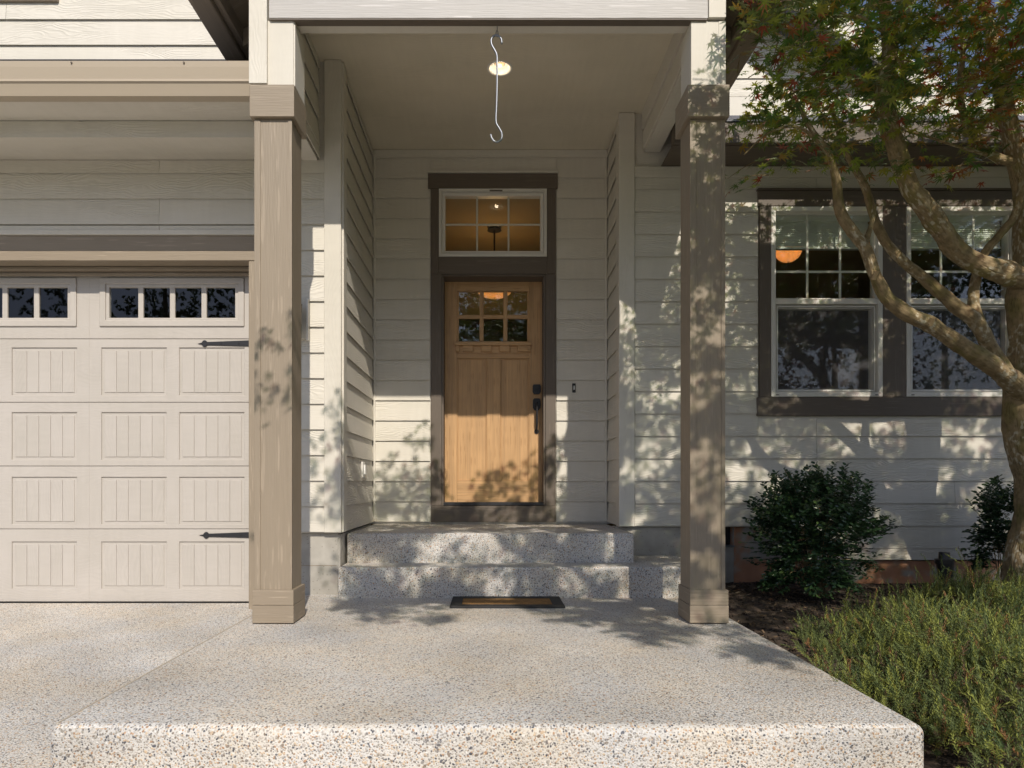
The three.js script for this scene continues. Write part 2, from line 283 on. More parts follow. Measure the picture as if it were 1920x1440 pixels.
// garage side wall
const GD = [-6.70, -1.675, -0.6, 2.412];            // garage opening
const wallG = put('wall', metresUV(prism([[-8, -0.3], [GD[0], -0.3], [GD[0], GD[3]], [GD[1], GD[3]], [GD[1], Y0 - 0.01], [XL - 0.002, Y0 - 0.01], [XL - 0.002, 5.6], [-8, 5.6]], 0.14).translate(0, 0, zG - 0.141)), M.sidingTrim, house);
siding(wallG, GD[1] + 0.11, XL - 0.107, Y0, 3.06, [], facing(zG));
siding(wallG, -8, GD[1] + 0.108, 2.602, 3.06, [], facing(zG), [[12, -2.325], [14, -2.325], [13, -4.6]]);
siding(wallG, -8, -1.30, 3.60, 5.4, [], facing(zG), [[20, -3.4], [22, -2.9]]);
box('corner_board', XL - 0.107, XL + 0.012, Y0 - 0.004, CEIL - 0.002, zG, zG + 0.028, M.sidingTrim, wallG);
box('corner_board', XL + 0.0, XL + 0.026, Y0 - 0.004, CEIL - 0.002, zG - 0.10, zG - 0.002, M.sidingTrim, wallG);
// alcove back wall with the door and transom opening
const DO = [-0.432, 0.495, 0.47, 2.66], TW = [-0.459, 0.507, 2.80, 3.412];
const wallB = put('wall', wallWithHoles(XL - 0.2, XR + 0.2, Y0 - 0.02, CEIL + 0.1, [DO, TW], zB - 0.001, 0.16), M.sidingTrim, house);
siding(wallB, XL + 0.03, XR - 0.03, Y0, 3.76, [[-0.532, 0.590, 0.2, 3.55]], facing(zB));
box('corner_board', XL + 0.018, XL + 0.036, Y0, CEIL - 0.003, zB, zB + 0.024, M.sidingTrim, wallB);
box('corner_board', XR - 0.036, XR - 0.018, Y0, CEIL - 0.003, zB, zB + 0.024, M.sidingTrim, wallB);
box('crown_trim', XL + 0.036, XR - 0.036, CEIL - 0.05, CEIL - 0.002, zB + 0.0, zB + 0.022, M.sidingTrim, wallB);
// alcove side walls
const wallL = put('wall', boxGeo(XL - 0.1, XL - 0.001, Y0 - 0.01, CEIL + 0.1, zB + 0.001, zG - 0.143, 0), M.sidingTrim, house);
siding(wallL, -zG + 0.102, -zB - 0.027, Y0, 3.74, [], facingRight(XL));
const wallA = put('wall', boxGeo(XR + 0.001, XR + 0.1, Y0 - 0.01, CEIL + 0.1, zB + 0.001, zR - 0.143, 0), M.sidingTrim, house);
siding(wallA, zB + 0.027, zR - 0.03, Y0, 3.74, [], facingLeft(XR));
box('corner_board', XR - 0.026, XR + 0.0, Y0 - 0.004, CEIL - 0.002, zR - 0.03, zR - 0.002, M.sidingTrim, wallA);
// window side wall
const W1 = [2.249, 3.142], W2 = [3.331, 4.218], WY = [1.481, 3.005];
const wallR = put('wall', wallWithHoles(XR - 0.02, 7, Y0 - 0.01, 3.9, [[...W1, ...WY], [...W2, ...WY]], zR - 0.001, 0.14), M.sidingTrim, house);
siding(wallR, XR + 0.10, 2.62, Y0, 3.32, [[2.15, 4.32, 1.31, 3.14]], facing(zR), [[4, 1.72], [9, 1.5]]);
siding(wallR, 2.62, 7, 0.176, 3.32, [[2.15, 4.32, 1.31, 3.14]], facing(zR), [[1, 3.73], [3, 5.1], [0, 4.9]]);
box('corner_board', XR - 0.028, XR + 0.098, Y0 - 0.004, CEIL - 0.002, zR, zR + 0.028, M.sidingTrim, wallR);
box('frieze_board', XR + 0.1, 7, 3.14 + 0.1, 3.325, zR + 0.02, zR + 0.034, M.sidingTrim, wallR);
// foundation
const found = box('foundation', -1.66, XL - 0.02, -0.3, Y0 - 0.012, zG - 0.2, zG - 0.022, M.foundation, house, 0.004);
box('foundation_return', XL - 0.1, XL - 0.004, -0.3, Y0 - 0.02, zB, zG - 0.024, M.foundation, found, 0.004);
box('foundation_joint', -1.65, XL - 0.03, 0.205, 0.209, zG - 0.024, zG - 0.0205, M.garageTrim, found, 0);
const foundR = box('foundation', XR - 0.05, 1.86, -0.3, Y0 - 0.012, zR - 0.2, zR - 0.022, M.foundation, house, 0.004);
box('foundation_block', 1.97, 2.62, -0.3, Y0 - 0.012, zR - 0.2, zR - 0.022, M.stained, foundR, 0.004);
box('foundation_block', 1.86, 1.97, -0.3, 0.285, zR - 0.2, zR - 0.022, M.stained, foundR, 0.004);
box('foundation_block', 2.62, 7, -0.3, 0.164, zR - 0.2, zR - 0.0225, M.stained, foundR, 0.004);
box('foundation_vent', 1.862, 1.968, 0.288, Y0 - 0.014, zR - 0.19, zR - 0.10, M.black, foundR, 0.002);
box('vent_sill', 1.855, 1.975, 0.276, 0.287, zR - 0.1, zR - 0.012, M.zinc, foundR, 0.002);

// porch: posts
function post(x0, x1, side) {
  const s = box('porch_post', x0, x1, 0.02, 2.84, -3.985, -3.782, M.post, house, 0.004);
  // corner strips where the boxed boards meet
  box('edge_board', x0 - 0.004, x0 + 0.030, 0.19, 2.835, -3.784, -3.777, M.post, s, 0.0015);
  box('edge_board', x1 - 0.018, x1 + 0.004, 0.19, 2.835, -3.784, -3.777, M.post, s, 0.0015);
  box('post_cap', x0 - 0.024, x1 + 0.022, 2.84, 3.02, -4.010, -3.756, M.post, s, 0.004);
  box('post_base', x0 - 0.010, x1 + 0.018, 0.006, 0.105, -4.000, -3.760, M.post, s, 0.003);
  box('post_base', x0 - 0.009, x1 + 0.017, 0.1065, 0.192, -3.999, -3.761, M.post, s, 0.003);
  box('post_neck', x0 + (side < 0 ? 0.07 : 0), x1 + (side < 0 ? 0.014 : 0), 3.02, 3.386, -3.975, -3.772, M.sidingTrim, s, 0.003);
  return s;
}
const postL = post(-1.322, -1.118, -1), postR = post(1.128, 1.318, 1);
box('corner_board', -1.348, -1.247, 3.024, 3.93, -3.95, -3.752, M.sidingTrim, postL, 0.003);
box('post_neck_strip', -1.118, -1.096, 3.022, 3.384, -3.97, -3.778, M.sidingTrim, postL, 0.002);
box('corner_board', 1.222, 1.318, 3.392, 3.93, -3.95, -3.753, M.sidingTrim, postR, 0.003);
box('edge_board', 1.282, 1.322, 3.022, 3.384, -3.97, -3.769, M.sidingTrim, postR, 0.002);
// front beam, side beams
const beam = box('porch_beam', -1.238, 1.219, 3.39, 3.72, -3.815, -3.757, M.weathered, house, 0.004);
box('beam_core', -1.236, 1.217, 3.402, 3.75, -3.905, -3.817, M.sidingTrim, beam, 0.003);
box('beam_board', -1.232, 1.216, 3.382, 3.3895, -3.812, -3.759, M.trim, beam, 0.001);
const beamL = put('porch_beam', boxGeo(-1.32, XL - 0.156, 3.06, CEIL + 0.1, zG - 0.0, -3.99, 0.002), M.sidingTrim, house);
siding(beamL, 3.99, -zG - 0.03, 3.062, CEIL, [], facingRight(XL - 0.155));
const beamR = box('porch_beam', 1.235, 1.36, 3.44, CEIL + 0.1, zR + 0.03, -3.99, M.sidingTrim, house, 0.003);
box('beam_board', 1.222, 1.2345, 3.46, 3.60, zR + 0.03, -3.99, M.sidingTrim, beamR, 0.002);
box('beam_board', 1.214, 1.2345, 3.62, CEIL - 0.003, zR + 0.03, -3.91, M.sidingTrim, beamR, 0.002);
const ceilg = boxGeo(-1.30, 1.30, CEIL, CEIL + 0.04, zB + 0.0, -3.80, 0);
// ceiling board with a round hole for the recessed light
{
  const s = new THREE.Shape([[-1.3, 3.84], [1.3, 3.84], [1.3, 6.0], [-1.3, 6.0]].map(([a, b]) => new THREE.Vector2(a, b)));
  const h = new THREE.Path(); h.absarc(0.069, 4.81, 0.078, 0, Math.PI * 2, true); s.holes.push(h);
  const g = new THREE.ExtrudeGeometry(s, { depth: 0.03, bevelEnabled: false, curveSegments: 32 }); g.rotateX(-Math.PI / 2); g.translate(0, CEIL, 0);
  put('porch_ceiling', metresUV(g), M.ceiling, house);
}
// gable front above the beam and the porch roof
{
  const gw = put('gable_wall', metresUV(prism([[-1.24, 3.722], [1.218, 3.722], [1.218, 4.06], [0, 4.86], [-1.24, 4.06]], 0.06).translate(0, 0, -3.84)), M.sidingTrim, house);
  siding(gw, -1.24, 1.218, 3.74, 4.05, [], facing(-3.779));
}
function porchRoof(side) {                          // sloping slab, eave gutter along the depth, open sloped soffit
  const q = (pts) => (side < 0 ? pts : pts.map(([x, y]) => [-x * 0.975, y]).reverse()), s = (x) => (side < 0 ? -x : x * 0.975);
  const r = put('porch_roof', metresUV(prism(q([[-1.66, 3.78], [0, 4.876], [0, 5.0], [-1.66, 3.905]]), 2.12).translate(0, 0, -5.6)), M.trim, house);
  const b = (n, a, c, y0, y1, z0, z1, m, v) => box(n, Math.min(s(a), s(c)), Math.max(s(a), s(c)), y0, y1, z0, z1, m, r, v);
  b('eave_gutter', 1.764, 1.632, 3.604, 3.75, -5.05, -3.47, M.garageTrim, 0.01);
  b('fascia_board', 1.629, 1.59, 3.63, 3.83, -5.05, -3.472, M.garageTrim, 0.003);
  put('rake_board', metresUV(prism(q([[-1.588, 3.60], [-1.33, 3.77], [-1.33, 3.88], [-1.588, 3.71]]), 0.04).translate(0, 0, -4.36)), M.garageTrim, r);
  put('soffit', metresUV(prism(q([[-1.589, 3.72], [-1.33, 3.891], [-1.33, 3.92], [-1.589, 3.75]]), 1.6).translate(0, 0, -5.08)), M.garageTrim, r);
}
porchRoof(-1); porchRoof(1);
// garage eave: gutter, boxed soffit, pent roof
const eave = put('eave_box', metresUV(prism([[zG + 0.001, 3.066], [-4.24, 2.972], [-4.24, 3.075], [zG + 0.001, 3.2]], 6.655, 'zy').translate(-8, 0, 0)), M.siding, house);
box('eave_soffit', -8, -1.345, 3.077, 3.10, -4.239, -3.95, M.siding, eave, 0.002);
const gut = put('eave_gutter', metresUV(prism([[-4.0, 3.06], [-3.94, 3.06], [-3.915, 3.12], [-3.905, 3.127], [-3.905, 3.14], [-3.89, 3.2], [-3.885, 3.232], [-3.902, 3.232], [-3.908, 3.21], [-4.0, 3.21]], 6.655, 'zy').translate(-8, 0, 0)), M.gutter, house);
for (const x of [-2.42, -1.77, -3.1]) { const g = new THREE.CylinderGeometry(0.005, 0.005, 0.012, 8); g.rotateX(Math.PI / 2); g.translate(x, 3.221, -3.886); put('gutter_screw', g, M.trim, gut); }
{
  const r = put('garage_roof', metresUV(prism([[-3.91, 3.236], [zG + 0.001, 3.735], [zG + 0.001, 3.70], [-3.91, 3.215]], 6.655, 'zy').translate(-8, 0, 0)), M.shingle, house);
  box('roof_flashing', -8, -1.36, 3.74, 3.76, zG + 0.019, zG + 0.03, M.iron, r, 0.001);
  const tr = put('upper_window_trim', boxGeo(-5.5, -3.03, 4.168, 4.3, zG + 0.004, zG + 0.036, 0.003), M.post, wallG);
}
// right eave, shingle roof, upper gable wall
{
  const e = box('eave_gutter', 1.37, 7, 3.335, 3.492, -5.11, -5.03, M.trim, house, 0.008);
  box('eave_soffit', 1.37, 7, 3.328, 3.334, zR + 0.0, -5.06, M.trim, e, 0.001);
  const deck = put('roof', metresUV(prism([[-5.05, 3.47], [-5.05, 3.492], [-6.62, 4.505], [-6.62, 4.46]].map(([z, y]) => [z, y]), 5.6, 'zy').translate(1.40, 0, 0)), M.shingle, house);
  const n = 12; for (let i = 0; i < n; i++) {
    const t0 = i / n, t1 = (i + 1.15) / n, z0 = lerp(-5.03, -6.6, t0), y0 = lerp(3.50, 4.512, t0), z1 = lerp(-5.03, -6.6, Math.min(1, t1)), y1 = lerp(3.50, 4.512, Math.min(1, t1));
    put('shingle_course', metresUV(prism([[z0, y0], [z0, y0 + 0.016], [z1, y1 + 0.004], [z1, y1 - 0.002]], 5.6, 'zy').translate(1.40, 0, 0)), M.shingle, deck);
  }
  const rake = (x) => 4.50 + (3.98 - x) * 0.65;    // the upper gable's falling edge
  const gw = put('gable_wall', metresUV(prism([[0.3, 4.38], [3.98, 4.38], [3.98, 4.5], [1.0, rake(1.0)], [0.3, 6.2]], 0.1).translate(0, 0, -6.72)), M.sidingTrim, house);
  for (let k = 22; k < 32; k++) { const a = Math.max(4.46, Y0 + k * COURSE), b = Y0 + (k + 1) * COURSE, xr = Math.min(3.97, 3.98 - (b - 4.5) / 0.65); if (xr < 0.5) break; const g = boardGeo(0.31, xr, a, b, true); g.applyMatrix4(facing(-6.62)); put('siding_board', g, M.siding, gw); }
  const rk = put('gable_roof', metresUV(prism([[4.35, rake(4.35) - 0.02], [4.35, rake(4.35) + 0.12], [1.0, rake(1.0) + 0.12], [1.0, rake(1.0) - 0.02]], 3.0).translate(0, 0, -9.2)), M.shingle, house);
  put('rake_board', metresUV(prism([[4.36, rake(4.36) - 0.10], [4.36, rake(4.36) + 0.10], [1.0, rake(1.0) + 0.10], [1.0, rake(1.0) - 0.10]], 0.035).translate(0, 0, -6.197)), M.sidingTrim, rk);
  put('main_roof', metresUV(prism([[-6.63, 4.40], [-8.6, 5.62], [-8.6, 5.5], [-6.63, 4.3]], 5.2, 'zy').translate(4.45, 0, 0)), M.shingle, house);
}

// garage door
const zD = -4.925, gx = (px) => (px - 919) * 4.925 / FOCAL, gy = (py) => EYE + (906 - py) * 4.925 / FOCAL;
{
  box('garage_jamb', GD[1] - 0.02, GD[1] + 0.108, -0.1, 2.349, zG - 0.2, zG + 0.022, M.post, house, 0.004);
  const head = box('garage_casing', -6.9, GD[1] + 0.10, 2.420, 2.53, zG - 0.03, zG + 0.014, M.garageTrim, house, 0.004);
  box('drip_cap', -6.95, GD[1] + 0.107, 2.5315, 2.564, zG + 0.0, zG + 0.030, M.sidingTrim, head, 0.002);
  box('filler_strip', -8, -2.327, 2.566, 2.600, zG, zG + 0.016, M.sidingTrim, head, 0.002); box('filler_strip', -2.324, GD[1] + 0.108, 2.566, 2.600, zG, zG + 0.016, M.sidingTrim, head, 0.002);
  box('head_board', -6.9, GD[1] + 0.108, 2.352, 2.4185, zG - 0.13, zG + 0.024, M.post, head, 0.004);
  box('weather_strip', -6.7, GD[1] - 0.022, 2.325, 2.350, zG - 0.150, zG - 0.10, M.garageTrim, head, 0.006);
  box('weather_strip', -6.7, GD[1] - 0.022, 2.300, 2.323, zG - 0.168, zG - 0.14, M.garageTrim, head, 0.006);
  const back = box('garage_door', -6.75, -1.65, -0.07, 2.40, zD - 0.06, zD - 0.034, M.dim, house, 0);
  back.visible = true;
  const rows = [2.335, gy(635.5), gy(754.5), gy(874), gy(992), gy(1128.5)];
  const seams = [gx(167), gx(167) - 1.228, gx(167) - 2.456];
  const unit = 1.228;
  function cell(x0, x1, y0, y1, parent) {           // raised plank panel
    const g = boxGeo(x0, x1, y0, y1, zD - 0.03, zD + 0.0, 0.002);
    return g;
  }
  for (let r = 0; r < 5; r++) {
    const yt = rows[r] - 0.0015, yb = rows[r + 1] + 0.0015;
    const sec = put('door_section', new THREE.BufferGeometry(), M.garageDoor, back); const parts = [];
    const panels = [];
    for (let u = 0; u < 4; u++) {
      const ux = gx(167) + (1 - u) * 0 - u * unit;  // right edge of unit u-1 is the seam; unit 0 lies right of the first seam
      const xa = gx(167) - u * unit, span = unit;
      if (r === 0) panels.push([xa + 0.082, Math.min(xa + 1.137, -1.66), gy(612), gy(522)]);
      else { const h = [gy(lerp(652, 1016, (r - 1) / 3)), gy(lerp(741, 1104, (r - 1) / 3))]; panels.push([xa + 0.09, xa + 0.567, h[1], h[0]], [xa + 0.661, xa + 1.137, h[1], h[0]]); }
    }
    // the section as a pressed sheet with openings for its panels
    const s = new THREE.Shape([[-6.74, yb], [-1.655, yb], [-1.655, yt], [-6.74, yt]].map(([a, b]) => new THREE.Vector2(a, b)));
    for (const [a, b, c, d] of panels) s.holes.push(new THREE.Path([[a, c], [a, d], [b, d], [b, c]].map(([p, q]) => new THREE.Vector2(p, q))));
    const eg = new THREE.ExtrudeGeometry(s, { depth: 0.024, bevelEnabled: true, bevelThickness: 0.003, bevelSize: 0.003, bevelOffset: -0.003, bevelSegments: 1 });
    eg.translate(0, 0, zD - 0.027); parts.push(metresUV(eg));
    sec.geometry = mergeGeometries(parts.map((g) => { const q = g.index ? g.toNonIndexed() : g; for (const k of Object.keys(q.attributes)) if (!['position', 'normal', 'uv'].includes(k)) q.deleteAttribute(k); return q; }));
    for (const [a, b, c, d] of panels) {
      if (b < -4.4) { if (r) { const g = boxGeo(a, b, c, d, zD - 0.03, zD - 0.010, 0.002); put('door_panel', g, M.garageDoor, back); continue; } }
      if (r) {                                       // recessed border, then planks raised out of it
        const pieces = [boxGeo(a - 0.002, b + 0.002, c - 0.002, d + 0.002, zD - 0.034, zD - 0.0095, 0)];
        const n = 5, m = 0.02, w = (b - a - 2 * m) / n;
        for (let i = 0; i < n; i++) {
          const x0 = a + m + i * w + 0.0008, x1 = a + m + (i + 1) * w - 0.0008;
          const g = new RoundedBoxGeometry(x1 - x0, d - c - 2 * m, 0.010, 2, 0.004); g.translate((x0 + x1) / 2, (c + d) / 2, zD - 0.0095); pieces.push(metresUV(g, 'y'));
        }
        const pm = put('door_panel', pieces[0], M.garageDoor, back); for (const g of pieces.slice(1)) put('panel_plank', g, M.garageDoor, back);
      } else {                                       // window insert with four lights
        const fr = [];
        const ring = (x0, x1, y0, y1, w, z0, z1) => { fr.push(boxGeo(x0, x1, y0, y0 + w, z0, z1, 0.006), boxGeo(x0, x1, y1 - w, y1, z0, z1, 0.006), boxGeo(x0, x0 + w, y0 + w - 0.006, y1 - w + 0.006, z0, z1 - 0.0004, 0.006), boxGeo(x1 - w, x1, y0 + w - 0.006, y1 - w + 0.006, z0, z1 - 0.0004, 0.006)); };
        ring(a - 0.002, b + 0.002, c - 0.002, d + 0.002, 0.045, zD - 0.03, zD + 0.012);
        ring(a + 0.041, b - 0.041, c + 0.037, d - 0.041, 0.026, zD - 0.03, zD + 0.004);
        const f = put('window_frame', mergeGeometries(fr.map((g) => { for (const k of Object.keys(g.attributes)) if (!['position', 'normal', 'uv'].includes(k)) g.deleteAttribute(k); return g; })), M.garageDoor, back);
        const gxa = a + 0.064, gxb = b - 0.064, w = (gxb - gxa) / 4, ga = c + 0.058, gb = d - 0.062;
        for (let i = 0; i < 4; i++) {
          put('pane', new THREE.PlaneGeometry(w - 0.002, gb - ga + 0.01).translate(gxa + (i + 0.5) * w, (ga + gb) / 2, zD - 0.012), M.glass, back);
          if (i) box('glazing_bar', gxa + i * w - 0.02, gxa + i * w + 0.02, ga - 0.004, gb + 0.004, zD - 0.02, zD + 0.001, M.garageDoor, back, 0.008);
        }
      }
    }
    for (const sx of seams) if (r < 5) { const g = boxGeo(sx - 0.0022, sx + 0.0022, yb + 0.006, yt - 0.006, zD - 0.004, zD + 0.0016, 0.001); put('section_seam', g, M.garageDoor, back); }
  }
  // strap hinges with spear tips
  for (const [y, tipx] of [[gy(644.5), gx(372)], [gy(1003.5), gx(375)]]) {
    const s = new THREE.Shape(), L = -1.66 - tipx; s.moveTo(tipx, y); s.quadraticCurveTo(tipx + 0.03, y + 0.002, tipx + 0.033, y + 0.014); s.quadraticCurveTo(tipx + 0.05, y + 0.034, tipx + 0.066, y + 0.01);
    s.lineTo(tipx + L, y + 0.026); s.lineTo(tipx + L, y - 0.02); s.lineTo(tipx + 0.066, y - 0.01); s.quadraticCurveTo(tipx + 0.05, y - 0.034, tipx + 0.033, y - 0.014); s.quadraticCurveTo(tipx + 0.03, y - 0.002, tipx, y);
    const g = new THREE.ExtrudeGeometry(s, { depth: 0.004, bevelEnabled: true, bevelThickness: 0.0015, bevelSize: 0.0015, bevelSegments: 1 }); g.translate(0, 0, zD + 0.003); const h = put('strap_hinge', g, M.iron, back);
    for (const o of [0.17, 0.30]) { const b = new THREE.SphereGeometry(0.0055, 8, 5); b.translate(tipx + o, y, zD + 0.009); put('bolt', b, M.iron, back); }
  }
  box('bottom_seal', -6.74, -1.655, -0.088, gy(1129.5), zD - 0.03, zD - 0.004, M.rubber, back, 0.003);
  // garage interior so that the dark panes look into a room
  const gi = box('garage_floor', -7.5, -1.2, -0.2, -0.095, -9.5, zD + 0.06, M.foundation, house, 0);
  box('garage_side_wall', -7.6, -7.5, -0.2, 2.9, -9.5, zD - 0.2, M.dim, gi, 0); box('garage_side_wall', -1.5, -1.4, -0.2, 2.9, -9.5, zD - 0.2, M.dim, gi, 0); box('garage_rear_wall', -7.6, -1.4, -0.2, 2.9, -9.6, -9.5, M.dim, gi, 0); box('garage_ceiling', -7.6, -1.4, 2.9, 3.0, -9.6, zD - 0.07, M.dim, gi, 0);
  back.geometry = mergeGeometries([boxGeo(-6.75, -1.655, -0.06, gy(618), zD - 0.06, zD - 0.034, 0), boxGeo(-6.75, -1.655, gy(516), 2.40, zD - 0.06, zD - 0.034, 0)]);
}

// window builder for the window side wall
const wx = (px) => (px - 919) * 5.408 / FOCAL, wy = (py) => EYE + (906 - py) * 5.408 / FOCAL;
function doubleSash([x0, x1], [y0, y1]) {
  const z = zR, f = 0.036, b = [], ring = (a, c, d, e, w, zf, zb) => { b.push(boxGeo(a, c, d, d + w, zb, zf, 0.003), boxGeo(a, c, e - w, e, zb, zf, 0.003), boxGeo(a, a + w, d + w, e - w, zb, zf - 0.0005, 0.003), boxGeo(c - w, c, d + w, e - w, zb, zf - 0.0005, 0.003)); };
  const clean = (l) => mergeGeometries(l.map((g) => { for (const k of Object.keys(g.attributes)) if (!['position', 'normal', 'uv'].includes(k)) g.deleteAttribute(k); return g; }));
  ring(x0 + 0.001, x1 - 0.001, y0 + 0.001, y1 - 0.001, f, z + 0.034, z - 0.09);
  const w = put('window', clean(b), M.vinyl, house); b.length = 0;
  const ym = wy(569);
  box('meeting_rail', x0 + f, x1 - f, ym - 0.012, ym + 0.03, z - 0.06, z + 0.028, M.vinyl, w, 0.003);
  ring(x0 + f + 0.001, x1 - f - 0.001, ym + 0.031, y1 - f - 0.001, 0.012, z + 0.0, z - 0.05); put('upper_sash', clean(b), M.vinyl, w); b.length = 0;
  ring(x0 + f + 0.001, x1 - f - 0.001, y0 + f + 0.001, ym - 0.013, 0.03, z - 0.005, z - 0.06); put('lower_sash', clean(b), M.vinyl, w); b.length = 0;
  ring(x0 + f + 0.02, x1 - f - 0.008, y0 + f + 0.012, ym - 0.02, 0.010, z + 0.006, z - 0.003); put('screen_frame', clean(b), M.white, w); b.length = 0;
  put('insect_screen', new THREE.PlaneGeometry(x1 - x0 - 2 * f - 0.045, ym - y0 - f - 0.05).translate((x0 + x1) / 2 + 0.006, (y0 + f + ym) / 2 - 0.004, z + 0.001), M.screen, w);
  const ux0 = x0 + f + 0.013, ux1 = x1 - f - 0.013, uy0 = ym + 0.043, uy1 = y1 - f - 0.013;
  put('pane', new THREE.PlaneGeometry(ux1 - ux0 + 0.004, uy1 - uy0 + 0.004).translate((ux0 + ux1) / 2, (uy0 + uy1) / 2, z - 0.018), M.glass, w);
  put('inner_pane', new THREE.PlaneGeometry(ux1 - ux0 + 0.004, uy1 - uy0 + 0.004).translate((ux0 + ux1) / 2, (uy0 + uy1) / 2, z - 0.034), M.glass, w);
  put('pane', new THREE.PlaneGeometry(x1 - x0 - 2 * f - 0.05, ym - y0 - f - 0.06).translate((x0 + x1) / 2, (y0 + f + ym) / 2 - 0.006, z - 0.035), M.glass, w);
  put('inner_pane', new THREE.PlaneGeometry(x1 - x0 - 2 * f - 0.05, ym - y0 - f - 0.06).translate((x0 + x1) / 2, (y0 + f + ym) / 2 - 0.006, z - 0.05), M.glass, w);
  for (const t of [1 / 3, 2 / 3]) box('muntin', lerp(ux0, ux1, t) - 0.009, lerp(ux0, ux1, t) + 0.009, uy0, uy1, z - 0.030, z - 0.021, M.vinyl, w, 0.002);
  box('muntin', ux0, ux1, wy(508) - 0.009, wy(508) + 0.009, z - 0.029, z - 0.0205, M.vinyl, w, 0.002);
  for (const x of [x0 + 0.05, x1 - 0.05]) box('weep_hole', x - 0.012, x + 0.012, y0 + 0.012, y0 + 0.019, z + 0.0335, z + 0.0355, M.black, w, 0);
  return w;
}
doubleSash(W1, WY); doubleSash(W2, WY);
{
  const c = box('window_casing', 2.145, 4.33, 3.008, 3.13, zR + 0.0, zR + 0.034, M.trim, house, 0.004);
  box('drip_cap', 2.138, 4.337, 3.1315, 3.145, zR, zR + 0.05, M.trim, c, 0.002);
  box('sill_board', 2.138, 4.337, wy(780.5), 1.479, zR, zR + 0.032, M.trim, c, 0.004);
  for (const [a, b] of [[2.158, W1[0] - 0.001], [W1[1] + 0.001, W2[0] - 0.001], [W2[1] + 0.001, 4.31]]) box('side_casing', a, b, 1.4805, 3.0065, zR, zR + 0.03, M.trim, c, 0.003);
}
